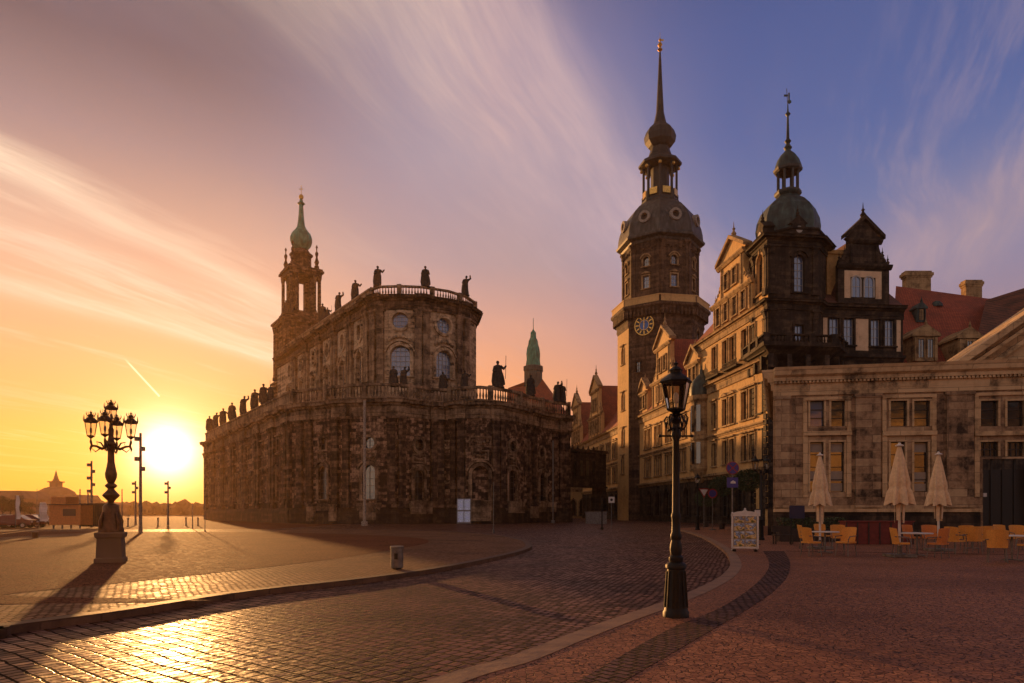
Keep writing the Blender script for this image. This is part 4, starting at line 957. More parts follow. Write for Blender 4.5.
# lit stair turret / chimney left of the gable
st = MB(); c = WP(830.5, 89); st.box((c[0], c[1], 30.8), (2.3, 2.3, 8.2), .1); st.box((c[0], c[1], 35.0), (2.8, 2.8, .5), .1); st.build('chimney', 'facade', SG)
# roofs
rfs = MB()
ridge_roof('roof', SW, .4, UE, 27.4, 34.0, 7.0, 'roof_dark', SG)
EW = Path([WP(893, 96), (80, 101)])
ewm = MB(); ewm.wall(EW, 0, EW.len, -.2, 22.6, []); ewm.build('wall', 'dark_stone', SG)
def RP3(px, py, Y): x, y = WP(px, Y); return Vector((x, y, CH+(HZ-py)*Y/F))
rr = MB()
rr.q(RP3(890, 372, 94.5), RP3(1100, 372, 94.5), RP3(1100, 296, 104), RP3(988, 298.5, 104), RP3(896, 286, 104)); rr.q(RP3(896, 286, 104), RP3(988, 298.5, 104), RP3(1100, 296, 104), RP3(1100, 372, 114), RP3(896, 372, 114))
rr.build('roof', 'roof', SG)
rr = MB(); rr.q(RP3(975, 345, 93), RP3(1110, 345, 84), RP3(1110, 262, 92), RP3(1024, 288, 97), RP3(986, 300, 100)); rr.q(RP3(986, 300, 100), RP3(1024, 288, 97), RP3(1110, 262, 92), RP3(1110, 300, 110), RP3(986, 310, 108)); rr.build('roof', 'roof_dark', SG)
def chimney(px0, px1, y0, y1, Y, root, mat='facade_trim', label=None):
    w = (px1-px0)/F*Y; h = (y1-y0)/F*Y; c = WP((px0+px1)/2, Y); zt = CH+(HZ-y0)*Y/F
    mb = MB(); mb.box((c[0], c[1], zt-h/2-1.2), (w*.84, 1.2, h+2)); mb.box((c[0], c[1], zt-.5), (w, 1.5, .45)); mb.box((c[0], c[1], zt-.85), (w*.92, 1.35, .3)); mb.box((c[0], c[1], zt-.15), (w*.9, 1.2, .3)); return mb.build('chimney', mat, root)
chimney(902, 931, 272, 291, 105.2, SG); chimney(962, 981, 281, 298, 105.2, SG)
def dormer(px0, px1, yt, yb, Y, root, wins=2, depth=5, mat='facade_trim'):
    P = Path([WP(px0, Y), WP(px1, Y)]); L = P.len; zt, zb = CH+(HZ-yt)*Y/F, CH+(HZ-yb)*Y/F; H = zt-zb
    mb = MB(); mb.uprism(P, [(L*.06, zb), (L*.94, zb), (L*.94, zb+H*.66), (L*.06, zb+H*.66)], -depth, 0)
    mb.uprism(P, [(-.15, zb+H*.66), (L+.15, zb+H*.66), (L+.15, zb+H*.72), (L/2, zb+H), (-.15, zb+H*.72)], -depth, .3); obelisk(mb, P.P(L/2, .1, zt), .9, .2)
    for k_ in (0, 1): mb.pbox(P, L*(.08+k_*.74), L*(.18+k_*.74), 0, .2, zb, zb+H*.64)
    g_ = mb.build('dormer', mat, root)
    for i in range(wins):
        uc = L*(.5 if wins == 1 else .33+.34*i); w = L*.2; f = MB(); z0, z1 = zb+H*.1, zb+H*.58
        f.pbox(P, uc-w/2-.12, uc-w/2, 0, .14, z0, z1); f.pbox(P, uc+w/2, uc+w/2+.12, 0, .14, z0, z1); f.pbox(P, uc-w/2-.12, uc+w/2+.12, 0, .14, z1, z1+.14); f.pbox(P, uc-.03, uc+.03, .02, .08, z0, z1)
        g2 = MB(); g2.pbox(P, uc-w/2, uc+w/2, 0, .02, z0, z1); f.build('window', 'facade_trim', g_) ; g2.build('pane', 'glass', g_)
dormer(912, 939, 324, 361, 94, SG, 2); dormer(957, 982, 327, 361, 93, SG, 1)
dormer(916, 926, 302, 322, 99.6, SG, 1, 3, 'copper_dark')
oc = MB(); c = RP3(936.5, 305, 102); oc.lathe((c.x, c.y, c.z-.3), [(.85, 0), (.8, .4), (.45, .8), (.05, .95)], 10); oc.build('dormer', 'copper_dark', SG)

# ------------------------------------------------------------------ Hausmann clock tower
HX, HY = 30.86, 142.4
HT = empty('clock_tower', (HX, HY, 0), 'tallest tower with a blue clock face, yellow gallery, dark dome and needle spire', 'tower')
def octa(r, a=0.0):
    vd = atan2(-HY, -HX)      # corner towards the viewer
    return [(HX+r*cos(vd+a-k*pi/4), HY+r*sin(vd+a-k*pi/4)) for k in range(8)]
def octpath(r): o = octa(r); return [Path([o[(k+1) % 8], o[k]]) if False else Path([o[k], o[(k+1) % 8]]) for k in range(8)]
# faces: index 0 starts at the near corner and runs to the right or left depending on turn
def faces(r):
    o = octa(r); fs = []
    for k in range(8):
        a, b = o[k], o[(k+1) % 8]; P = Path([a, b]); mid, n_ = P.at(P.len/2)
        if (mid-Vector((HX, HY))).dot(n_) < 0: P = Path([b, a])
        fs.append(P)
    return fs
def fx(P): m_, _ = P.at(P.len/2); return 512+F*m_.x/m_.y
fs = faces(8.75); front = sorted([P for P in fs if P.at(P.len/2)[1].dot(-P.at(P.len/2)[0]) > 0], key=fx)
wls = MB(); litw = MB(); 
for P in fs:
    m_, n_ = P.at(P.len/2); ops = []
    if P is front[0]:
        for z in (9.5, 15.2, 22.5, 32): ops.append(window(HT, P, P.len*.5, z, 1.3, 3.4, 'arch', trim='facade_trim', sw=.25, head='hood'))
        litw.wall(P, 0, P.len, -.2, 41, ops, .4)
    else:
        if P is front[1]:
            ops.append(window(HT, P, P.len*.30, 29.5, 1.0, 2.2, 'rect', trim='tower_stone', sw=.25))
        if P is front[3]: ops.append(window(HT, P, P.len*.5, 34.0, 1.6, 4.2, 'arch', trim='facade_trim', sw=.25, frame='framew', glass='glass_sky'))
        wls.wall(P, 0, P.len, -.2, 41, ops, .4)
litw.build('lit_tone_wall', 'facade', HT); wls.build('wall', 'tower_stone', HT)  # left face takes a paler material, its sunlight painted into the colour
# corbelled gallery
gl = MB(); vd = atan2(-HY, -HX)
gl.lathe((HX, HY, 0), [(8.75, 38.6), (9.0, 39.2), (8.9, 39.8), (9.3, 40.6), (9.8, 41.8), (10.2, 42.2), (10.2, 42.7), (7, 42.7)], 8, vd); gl.lathe((HX, HY, 0), [(8.75, 36.6), (8.95, 36.7), (8.95, 37.1), (8.75, 37.2)], 8, vd) if False else None
for P in faces(9.3):
    for i in range(9): u = P.len*(i+.5)/9; gl.pbox(P, u-.18, u+.18, -.6, .55, 40.4, 42.0)
gl.build('gallery', 'tower_stone', HT)
ga = MB()
for P in faces(10.0): ga.pbox(P, .25, P.len-.25, -.12, 0, 42.7, 43.95); ga.pbox(P, 0, P.len, -.2, .08, 43.95, 44.15)
ga.build('railing', 'facade', HT)
up = MB()
for P in faces(7.75):
    m_, n_ = P.at(P.len/2); ops = []
    ops.append(window(HT, P, P.len*.5, 46.3, 1.3, 2.5, 'rect', trim='facade_trim', sw=.28, frame='framew', glass='glass_sky', head='ped', nx=2, nz=3, sub=n_.dot(-m_) > 0))
    ops.append(window(HT, P, P.len*.5, 50.7, 1.2, 1.9, 'arch', trim='facade_trim', sw=.3, frame='framew', head='curve', nx=2, nz=2, sub=n_.dot(-m_) > 0))
    up.wall(P, 0, P.len, 42.6, 56.3, ops, .4)
    for u in (.4, P.len-.4): pilaster(up, P, u, 43, 55.6, .55, .2)
    for k_ in range(6): up.ico(P.P(P.len*(.15+.14*k_), .1, 54.2+.3*(k_ % 2)), .3, 1)
up.build('upper_wall', 'tower_stone', HT)
gc = MB()
gc.lathe((HX, HY, 0), [(7.75, 52.3), (8.05, 52.5), (8.05, 52.8), (7.75, 52.9)], 8, vd) if False else None
gc.lathe((HX, HY, 0), [(7.4, 55.4), (7.9, 55.7), (8.1, 56.1), (9.0, 56.5), (9.1, 56.9), (7, 57.0)], 8, vd); gc.build('eaves', 'copper_brown', HT)
hd = MB(); hd.lathe((HX, HY, 56.9), [(9.0, 0), (8.7, .5), (8.6, 1.6), (8.35, 2.8), (7.8, 4.3), (6.9, 5.9), (5.8, 7.1), (4.7, 7.9), (3.9, 8.4), (3.75, 8.9)], 8, vd)
hdo = hd.build('dome', 'copper_brown', HT)
for P in faces(8.45):
    u = P.len/2; z = 60.4; r = MB(); r.ring(P, u, z, .7, 1.2, -.7, .35, 0, 2*pi, 18); r.build('oculus', 'concrete', hdo)
lt = MB(); lt.lathe((HX, HY, 65.6), [(3.9, 0), (3.9, .5), (3.5, .8)], 8, vd); 
for P in faces(3.35):
    p = P.P(0, 0, 0); lt.lathe((p.x, p.y, 66.2), [(.42, 0), (.42, 1.0), (.26, 1.2), (.25, 6.2), (.42, 6.6), (.42, 7.2)], 8); lt.pbox(P, .3, P.len-.3, -.1, .02, 66.3, 68.2)
lt.lathe((HX, HY, 73.2), [(3.4, 0), (4.4, .35), (4.45, .8), (3.2, 1.6), (2.4, 2.6), (2.0, 3.8), (1.9, 4.4)], 8, vd); lt.lathe((HX, HY, 68), [(1.9, -2), (1.9, 5.5)], 8, vd)
lt.build('lantern', 'lead', HT)
for P in faces(3.7): lb = MB(); lb.pbox(P, .6, P.len-.6, 0, .08, 66.7, 68.0); lb.build('gilt_panel', 'gold', HT); lb = MB(); p = P.P(0, .1, 0); lb.ico((p.x, p.y, 72.8), .38, 1); lb.build('gilt_ball', 'gold', HT)
on = MB(); on.lathe((HX, HY, 77.3), [(1.9, 0), (2.4, .3), (3.1, 1.2), (3.3, 2.4), (2.9, 3.6), (1.9, 4.6), (1.35, 5.2), (1.1, 6.2)], 8, vd); ono = on.build('onion', 'lead', HT)
sp = MB(); sp.lathe((HX, HY, 83.3), [(1.15, 0), (.8, 1.6), (.62, 5), (.42, 9), (.27, 12.5), (.14, 14.6)], 8, vd); sp.build('spire', 'lead', HT)
fi = MB(); fi.lathe((HX, HY, 97.6), [(.14, 0), (.55, .35), (.3, .7), (.2, .9), (.5, 1.4), (.3, 1.8), (.08, 2.0), (.3, 2.4), (.04, 2.9), (.03, 4.0)], 8); fi.box((HX+.35, HY, 100.0), (.8, .06, .35)); fi.build('finial', 'gold', HT)
# clock
P = front[1]; uc = P.len*.52; z = 39.9
cf = MB(); cf.ring(P, uc, z-1.2, 1.0, 1.98, .02, .3, 0, 2*pi, 32); cl_ = cf.build('clock', 'clockdark', HT); cf = MB(); cf.ring(P, uc, z-1.2, 1.9, 2.06, .02, .34, 0, 2*pi, 32); cf.ring(P, uc, z-1.2, .96, 1.05, .02, .33, 0, 2*pi, 32); cf.build('rim', 'gold', cl_)
cb = MB(); cb.ring(P, uc, z-1.2, .01, 1.0, .02, .22, 0, 2*pi, 32); cb.build('dial', 'clockblue', cl_)
ck = MB()
for k_ in range(12):
    t_ = k_*pi/6; x, zz = uc+1.5*cos(t_), z-1.2+1.5*sin(t_); c2, s2 = cos(t_), sin(t_)
    ck.uprism(P, [(x-c2*.32-s2*.11, zz-s2*.32+c2*.11), (x-c2*.32+s2*.11, zz-s2*.32-c2*.11), (x+c2*.32+s2*.11, zz+s2*.32-c2*.11), (x+c2*.32-s2*.11, zz+s2*.32+c2*.11)], .3, .33)
ck.build('numerals', 'gold', cl_)
hh = MB(); hh.uprism(P, [(uc-.1, z-1.2), (uc+.1, z-1.2), (uc+.04, z+.3), (uc-.04, z+.3)], .34, .4); hh.uprism(P, [(uc-.1, z-1.2), (uc+.1, z-1.2), (uc+.05, z-2.2), (uc-.05, z-2.2)], .41, .46); hh.build('hands', 'gold', cl_)

# ------------------------------------------------------------------ guardhouse on the right
GF = Path([(17.95, 46.95), (39.5, 43.25)])
GH = empty('guardhouse', (26, 48, 0), 'low sandstone guardhouse with stained walls, dentil cornice and big windows behind the cafe', 'building')
go = []
def gwin(px0, px1, y0, y1, **k):
    ua, ubb = GF.px(px0), GF.px(px1); z1, z0 = GF.Z(ua, y0), GF.Z(ua, y1); return window(GH, GF, (ua+ubb)/2, z0, ubb-ua, z1-z0, 'rect', trim='guard_trim', proud=.06, sw=.12, **k)
for a, b, gls in ((810, 824, 'glass_sky'), (831, 845, 'glass'), (890.5, 907, 'glass'), (914, 930, 'glass'), (980.5, 998, 'glass'), (1007, 1024, 'glass')): go.append(gwin(a, b, 401, 426.5, nx=1, nz=3, glass=gls, sill=False, depth=.3))
for a, b in ((810, 823.5), (830.5, 844), (890.5, 905), (914, 928)): go.append(gwin(a, b, 442, 492, nx=1, nz=4, sill=False, depth=.3))
for a, b in ((980.5, 998), (1007, 1024)): go.append(gwin(a, b, 442, 456.5, nx=3, nz=2, sill=False, depth=.3))
go.append(gwin(1040, 1056, 401, 426.5, nx=1, nz=3, sill=False, depth=.3))
uD0, uD1 = GF.px(983), GF.px(1030); go.append((uD0, uD1, .0, GF.Z(uD0, 459), 'rect'))
gw_ = MB(); gw_.wall(GF, 0, GF.len, -.2, 9.95, go, .5)
GB = Path([(25.4, 66), (17.95, 46.95)]); gw_.wall(GB, 0, GB.len, -.2, 9.95, []); gw_.build('wall', 'guard', GH)
dd_ = MB(); dd_.q(GF.P(uD0, -.45, 0), GF.P(uD1, -.45, 0), GF.P(uD1, -.45, 4.4), GF.P(uD0, -.45, 4.4)); 
for k_ in range(5): u = uD0+(uD1-uD0)*k_/4; dd_.pbox(GF, u-.06, u+.06, -.45, -.38, 0, GF.Z(uD0, 459))
dro = dd_.build('door', 'black', GH); h_ = MB(); h_.pbox(GF, GF.px(986), GF.px(989.5), -.38, -.33, 2.6, 2.85); h_.build('notice', 'white', dro)
# blinds behind the lower panes
for a, b, y0, y1 in ((811, 823, 443, 452), (831, 843.5, 443, 452), (831, 843.5, 471, 481), (831, 843.5, 483, 491), (811, 823, 471, 481), (914.5, 927.5, 443, 452), (914.5, 927.5, 472, 482), (914.5, 927.5, 483.5, 491)):
    bl2 = MB(); ua, ubb = GF.px(a), GF.px(b); bl2.pbox(GF, ua, ubb, -.275, -.268, GF.Z(ua, y1), GF.Z(ua, y0)); bl2.build('blind', 'basalt', GH)
for px0, px1 in ((775, 789), (855, 880), (946, 973), (1062, 1085)):
    gt = MB(); a, b = GF.px(px0), GF.px(px1); gt.pbox(GF, a, b, -.05, .16, 1.9, 9.3); gt.pbox(GF, a-.08, b+.08, -.05, .24, 9.3, 9.55); gt.pbox(GF, a-.05, b+.05, -.05, .2, 1.9, 2.3); gt.build('pilaster', 'guard', GH)
gt = MB()
gt.pbox(GF, 0, GF.len, -.05, .12, 9.55, 9.95)
for a, b in ((803, 851), (882, 936), (974, 1034)):
    ua, ub2 = GF.px(a), GF.px(b); z0 = GF.Z(ua, 431.5)
    gt.pbox(GF, ua, ub2, -.05, .22, z0-.3, z0-.02); gt.pbox(GF, ua, ua+.3, -.05, .1, 2.6, z0-.3); gt.pbox(GF, ub2-.3, ub2, -.05, .1, 2.6, z0-.3)
    gt.pbox(GF, ua, ua+.25, -.05, .1, z0, 9.2); gt.pbox(GF, ub2-.25, ub2, -.05, .1, z0, 9.2); gt.pbox(GF, ua, ub2, -.05, .14, 9.2, 9.4)
for P, u1 in ((GF, GF.len), (GB, GB.len)):
    gt.sweep(P, 0, u1, [(-.3, 9.95), (.14, 9.95), (.14, 10.35), (.2, 10.36), (.2, 10.5), (.36, 10.52), (.36, 10.75), (.58, 10.9), (.62, 11.15), (.74, 11.4), (-.3, 11.4)])
for i in range(90):
    u = (i+.5)*.245
    if u < GF.len: gt.pbox(GF, u-.07, u+.07, .2, .34, 10.36, 10.54)
gt.build('cornice', 'guard_trim', GH)
pl = MB(); pl.pbox(GF, 0, uD0-.3, -.05, .35, -.2, 1.6); pl.pbox(GB, 0, GB.len, -.05, .35, -.2, 1.85); pl.build('plinth', 'dark_stone', GH); pl = MB(); pl.pbox(GF, 0, uD0-.3, -.05, .5, 1.6, 1.82); pl.build('ledge', 'guard_trim', GH)
rf = MB(); rf.prism([(17.95, 46.95), (39.5, 43.25), (44, 62), (25.4, 66)], 11.0, 11.35); rf.build('roof', 'copper_brown', GH)
# portico gable rising at the right
PG = Path([(29.9, 46.0), (39.8, 44.15)])
pg = MB(); zb0 = 11.42
pg.uprism(PG, [(0, zb0), (9.8, zb0), (9.8, zb0+7.0)], -9, 0); gbo = pg.build('pediment', 'guard_trim', GH)
pm = MB()
for off, wd, pr_ in ((0, .42, .9), (.75, .25, .55), (1.5, .3, .3)):
    pm.uprism(PG, [(off*1.5-.5, zb0), (off*1.5+wd*1.6-.5, zb0), (9.8, zb0+7.0-off+.05), (9.8, zb0+7.0-off+wd*1.1)], -.05, pr_)
pm.build('moulding', 'guard_trim', gbo)
# ------------------------------------------------------------------ between church and palace
BR_ = empty('covered_bridge', (16, 150, 0), 'dark covered passage bridging the street between cathedral and palace', 'bridge')
BPth = Path([WP(565, 141), WP(606, 148)]); mb = MB(); mb.uprism(BPth, [(0, 7.0), (BPth.len, 7.0), (BPth.len, 14.2), (0, 14.2)], -3.5, 0); mb.build('passage', 'dark_stone', BR_)
mb = MB(); mb.pbox(BPth, -.2, BPth.len+.2, -3.7, .4, 14.2, 14.8); mb.pbox(BPth, -.2, BPth.len+.2, 0, .3, 6.7, 7.1)
for i in range(6): mb.uprism(BPth, [(i*1.5+.3, 14.8), (i*1.5+.9, 14.8), (i*1.5+.6, 15.6)], -.2, .1)
mb.build('cornice', 'dark_stone', BR_)
for i in range(5): mb = MB(); u = 1.0+i*1.75; mb.pbox(BPth, u-.4, u+.4, 0, .06, 9.2, 12.4); mb.build('window', 'glass', BR_)
mb = MB(); mb.pbox(BPth, 0, .9, -3.4, 0, -.2, 7.0); mb.build('pier', 'dark_stone', BR_); mb = MB(); mb.pbox(BPth, BPth.len-.9, BPth.len, -3.4, 0, -.2, 7); mb.build('pier', 'dark_stone', BR_)
GP = Path([WP(566, 190), WP(602, 190)]); GT = empty('gate_building', (18, 195, 0), 'small lit stone building with arched openings seen under the covered passage', 'building')
ops = [window(GT, GP, GP.len*f_, .6, 1.5, 4.4, 'arch', trim='facade_trim', sw=.3, sub=False) for f_ in (.2, .45, .7, .9)]
mb = MB(); mb.wall(GP, 0, GP.len, -.2, 7.2, ops); mb.build('wall', 'facade', GT); mb = MB(); entab(mb, GP, 0, GP.len, 7.2, 1.0, .5); mb.prism([GP.p[0][:], GP.p[1][:], (GP.p[1].x, 198), (GP.p[0].x, 198)], 8.2, 9.6, .6); mb.build('roof', 'facade_trim', GT)
# spire beyond
gx, gy = WP(533.3, 215)
ST = empty('distant_spire', (gx, gy, 0), 'slender green copper spire rising behind the cathedral balustrade', 'tower')
k_ = 215/F
def zz(py): return CH+(HZ-py)*k_
mb = MB(); mb.lathe((gx, gy, 0), [(3.0, 20), (3.0, zz(372)), (3.25, zz(371)), (3.25, zz(367)), (2.5, zz(366))], 8, .3); mb.build('shaft', 'copper_dark', ST)
mb = MB(); mb.lathe((gx, gy, 0), [(2.5, zz(366)), (2.2, zz(360)), (2.3, zz(354)), (2.1, zz(349)), (1.7, zz(345)), (1.5, zz(341)), (1.0, zz(338)), (.9, zz(334)), (.95, zz(333)), (.45, zz(331)), (.12, zz(329)), (.08, zz(318))], 8, .3); mb.build('spire', 'copper', ST)
HR = empty('distant_red_roof_building', WP(545, 206)+(0,), 'plastered building with a steep red tiled roof behind the green spire', 'building')
def P3(px, py, Y): x, y = WP(px, Y); return Vector((x, y, CH+(HZ-py)*Y/F))
mb = MB(); mb.q(P3(505, 420, 207), P3(572, 420, 207), P3(556, 404, 211), P3(541, 377, 214), P3(538, 377, 214), P3(530, 386, 212), P3(508, 388, 212)); mb.q(P3(505, 420, 225), P3(572, 420, 225), P3(556, 404, 217), P3(541, 377, 215), P3(538, 377, 215), P3(508, 388, 213)); mb.build('roof', 'roof', HR)
mb = MB(); c0 = WP(505, 208); c1 = WP(570, 208); mb.prism([c0, c1, (c1[0], 222), (c0[0], 222)], -.2, 29.5); mb.build('wall', 'facade', HR)
# block behind the cathedral that shades the foot of the palace
SB = empty('estates_house', (-12, 245, 0), 'broad sandstone house behind the cathedral', 'building')
mb = MB(); mb.prism([(-85, 238), (9, 238), (9, 262), (-85, 262)], -.2, 22); mb.build('wall', 'farstone', SB); mb = MB(); mb.prism([(-86, 237), (10, 237), (10, 263), (-86, 263)], 22, 24.5, .8); mb.build('roof', 'farroof', SB)

# ------------------------------------------------------------------ far left skyline
def far_house(px0, px1, ytop, yridge, Y, label, mat='farstone', dep=18, hipk=.75, nw=8):
    a, b = WP(px0, Y), WP(px1, Y); r = empty('riverside_house', ((a[0]+b[0])/2, Y, 0), label, 'building'); P = Path([a, b])
    zt, zr = CH+(HZ-ytop)*Y/F, CH+(HZ-yridge)*Y/F; m_ = MB(); m_.prism([a, b, (b[0], Y+dep), (a[0], Y+dep)], -.2, zt); m_.build('wall', mat, r)
    m_ = MB(); m_.prism([(a[0]-.5, Y-.5), (b[0]+.5, Y-.5), (b[0]+.5, Y+dep), (a[0]-.5, Y+dep)], zt, zr, hipk); m_.build('roof', 'farroof', r)
    for i in range(nw):
        u = P.len*(i+.5)/nw; f = MB(); f.pbox(P, u-P.len/nw*.2, u+P.len/nw*.2, 0, .15, zt*.35, zt*.75); f.build('window', 'glass', r)
    return r
h1 = far_house(-45, 24, 499, 490.5, 260, 'long hipped-roof house at the far left edge', nw=10)
h2 = far_house(22, 76, 500, 494.5, 300, 'riverside palace with a curved dome roof and a pointed lantern', nw=12, hipk=.9)
x, y = WP(56, 309); mb = MB(); mb.lathe((x, y, 0), [(9.5, 6.5), (9.2, 8.6), (7.8, 10.8), (5.0, 12.4), (3.2, 12.9)], 20, 0, 1, .7); mb.build('dome', 'farroof', h2, True)
mb = MB(); mb.box((x, y, 13.9), (3.6, 3.6, 2.2)); mb.box((x, y, 15.2), (4.8, 4.8, .5)); mb.lathe((x, y, 15.4), [(1.6, 0), (1.0, 1.3), (.5, 3.2), (.1, 5.0)], 8); mb.build('lantern', 'farroof', h2)
far_house(76, 112, 505, 502, 320, 'low flat house right of the domed palace', nw=8)
far_house(128, 166, 509.5, 507.5, 420, 'faint low house on the horizon left of the sun', nw=6)
far_house(176, 204, 510, 508, 430, 'faint low house on the horizon beside the cathedral', nw=5)
# wooded river bank: one mass of leaves
wd = MB(); rnd = random.Random(3)
for i in range(420):
    x = -320+rnd.random()*200; y = 335+rnd.random()*25; h = 2+rnd.random()*4.5
    wd.ico((x, y, h*.55), h*.6, 1, (1.2, .8, .8+rnd.random()*.5))
for v in wd.v: v += Vector((rnd.uniform(-.5, .5), rnd.uniform(-.5, .5), rnd.uniform(-.5, .5)))
o = wd.build('riverbank_wood', 'farwood'); tag(o, kind='stuff', label='low dark line of trees along the far river bank', cat='trees')
# trees at the far left behind the cars
def tree(x, y, h, label, group, seed, cr=.42):
    rnd = random.Random(seed); r = empty('tree', (x, y, 0), label, 'tree', group)
    t_ = MB(); t_.tube([(x, y, -.1), (x+.1, y, h*.25), (x, y+.1, h*.55)], [h*.035, h*.026, h*.014], 7)
    for k in range(6):
        a = k*1.05+rnd.random(); t_.tube([(x, y, h*(.28+.03*k)), (x+cos(a)*h*.13, y+sin(a)*h*.13, h*(.45+.05*k)), (x+cos(a)*h*.22, y+sin(a)*h*.22, h*(.56+.05*k))], [h*.014, h*.009, h*.003], 5)
    t_.build('trunk', 'bark', r); c_ = MB()
    cl_ = [(rnd.gauss(0, .17), rnd.gauss(0, .17), .62+rnd.gauss(0, .13)) for _ in range(16)]
    for _ in range(2600):
        a = cl_[rnd.randrange(16)]; p = Vector((x+(a[0]+rnd.gauss(0, .06))*h*cr/.4, y+(a[1]+rnd.gauss(0, .06))*h*cr/.4, (a[2]+rnd.gauss(0, .055))*h)); s_ = h*.016*(1+rnd.random())
        d1 = Vector((rnd.gauss(0, 1), rnd.gauss(0, 1), rnd.gauss(0, 1))).normalized()*s_; d2 = d1.cross(Vector((rnd.random(), rnd.random(), 1))).normalized()*s_*.6; c_.q(p-d1, p-d2, p+d1, p+d2)
    c_.build('crown', 'leaf', r, recalc=False)
for i, (px, Y, h, lb) in enumerate(((2, 120, 4.2, 'leftmost low dark tree behind the parked cars'), (10, 128, 5.0, 'second low tree behind the parked cars'), (19, 122, 4.4, 'low tree behind the white flag'), (30, 130, 3.8, 'small tree left of the orange kiosk'))):
    x, y = WP(px, Y); tree(x, y, h, lb, 'low trees behind the parked cars', 40+i)
# kiosk container, dark shed, banners
def kiosk():
    Y = 68; a, b = WP(49, Y), WP(80.5, Y); r = empty('orange_kiosk', ((a[0]+b[0])/2, Y, 0), 'orange sales kiosk with a taller sign box on its left half', 'kiosk')
    m_ = MB(); w = b[0]-a[0]; cx = (a[0]+b[0])/2; m_.box((cx, Y+1.2, 1.3), (w, 2.4, 2.0)); m_.build('body', 'orange', r)
    m_ = MB(); m_.box((a[0]+w*.26, Y+1.2, 2.75), (w*.48, 2.0, .75)); m_.build('sign_box', 'orange', r)
    m_ = MB(); m_.box((cx, Y+1.2, 2.34), (w+.2, 2.7, .08)); m_.build('roof_edge', 'farroof', r)
    m_ = MB(); m_.box((cx+w*.15, Y-.02, 1.55), (w*.4, .06, .7)); m_.build('hatch', 'farroof', r)
    for sx_ in (-.42, -.14, .14, .42): m_ = MB(); m_.box((cx+sx_*w, Y+.3, .12), (.12, .12, .4)); m_.build('foot', 'pole', r)
kiosk()
Y = 70; a, b = WP(80.5, Y), WP(98, Y); r = empty('dark_shed', ((a[0]+b[0])/2, Y, 0), 'dark brown container shed next to the orange kiosk', 'shed')
m_ = MB(); m_.box(((a[0]+b[0])/2, Y+1.2, 1.25), (b[0]-a[0]-.1, 2.4, 2.3)); m_.build('body', 'darkwood', r); m_ = MB(); m_.box(((a[0]+b[0])/2, Y+1.2, 2.45), (b[0]-a[0]+.1, 2.7, .1)); m_.build('roof', 'farroof', r)
m_ = MB()
for k in range(6): m_.box((a[0]+.2+k*(b[0]-a[0]-.3)/6, Y-.02, 1.25), (.06, .05, 2.2))
m_.build('rib', 'farroof', r)
def banner(px, Y, h, w, label):
    x, y = WP(px, Y); r = empty('banner_flag', (x, y, 0), label, 'flag', 'white banners by the parked cars'); m_ = MB(); m_.tube([(x, y, -.1), (x, y, h)], .04, 6); m_.build('pole', 'pole', r)
    m_ = MB(); n = 8
    for i in range(n):
        z0, z1 = h*.25+h*.74*i/n, h*.25+h*.74*(i+1)/n; m_.q((x+.05, y+.06*sin(i), z0), (x+w*(1-.2*(i/n)), y+.1*sin(i*1.3), z0), (x+w*(1-.2*((i+1)/n)), y+.1*sin((i+1)*1.3), z1), (x+.05, y+.06*sin(i+1), z1))
    m_.build('cloth', 'white', r)
banner(15.5, 72, 3.4, .5, 'narrow white banner flag left of the cars'); banner(39, 70, 2.6, .95, 'broad white banner beside the orange kiosk')
def car(px, Y, rz, paint, label):
    r = empty('parked_car', (0, 0, 0), label, 'car', 'cars parked at the far left'); L_, Wd = 4.2, 1.74
    side = [(-2.1, .32), (-2.08, .78), (-1.35, .92), (-.75, 1.38), (.75, 1.42), (1.45, .95), (2.0, .85), (2.1, .35)]
    m_ = MB(); i = 0; lo = [(x, z) for x, z in side]
    for sgn in (-1, 1):
        for x, z in lo: m_.v.append(Vector((x, sgn*(Wd/2-(.22 if z > 1.2 else (.03 if z > .8 else 0))), z)))
    n = len(lo); m_.f.append(tuple(range(n))); m_.f.append(tuple(range(n, 2*n))[::-1]); m_.f += [(k, (k+1) % n, n+(k+1) % n, n+k) for k in range(n)]
    m_.build('body', paint, r)
    m_ = MB(); m_.q((-1.28, -.81, .95), (1.33, -.81, .97), (.72, -.67, 1.36), (-.72, -.67, 1.33)); m_.q((-1.28, .81, .95), (1.33, .81, .97), (.72, .67, 1.36), (-.72, .67, 1.33)); m_.q((1.47, -.72, .96), (1.47, .72, .96), (.80, .62, 1.39), (.80, -.62, 1.39)); m_.q((-1.37, -.72, .94), (-1.37, .72, .94), (-.79, .62, 1.36), (-.79, -.62, 1.36))
    m_.build('glazing', 'glass', r)
    for x in (-1.3, 1.3):
        for sgn in (-1, 1): m_ = MB(); m_.tube([(x, sgn*.72, .31), (x, sgn*.9, .31)], .31, 14); w_ = m_.build('wheel', 'rubber', r); m_ = MB(); m_.tube([(x, sgn*.89, .31), (x, sgn*.92, .31)], .18, 10); m_.build('rim', 'carsilver', w_)
    for sgn in (-1, 1): m_ = MB(); m_.box((2.08, sgn*.62, .68), (.08, .3, .16)); m_.build('headlight', 'white', r)
    x, y = WP(px, Y); r.location = (x, y, -.12); r.rotation_euler = (0, 0, rz)
car(2, 76, .25, 'carsilver', 'silver car at the left edge of the picture'); car(13, 73, .2, 'carred', 'dark red car, nearest of the parked cars'); car(26, 76, .3, 'carred', 'dark red car beside the white banner'); car(-4, 88, .1, 'carblue', 'blue car farthest back on the left')
car(36, 90, .1, 'carsilver', 'pale car half hidden behind the white banner')
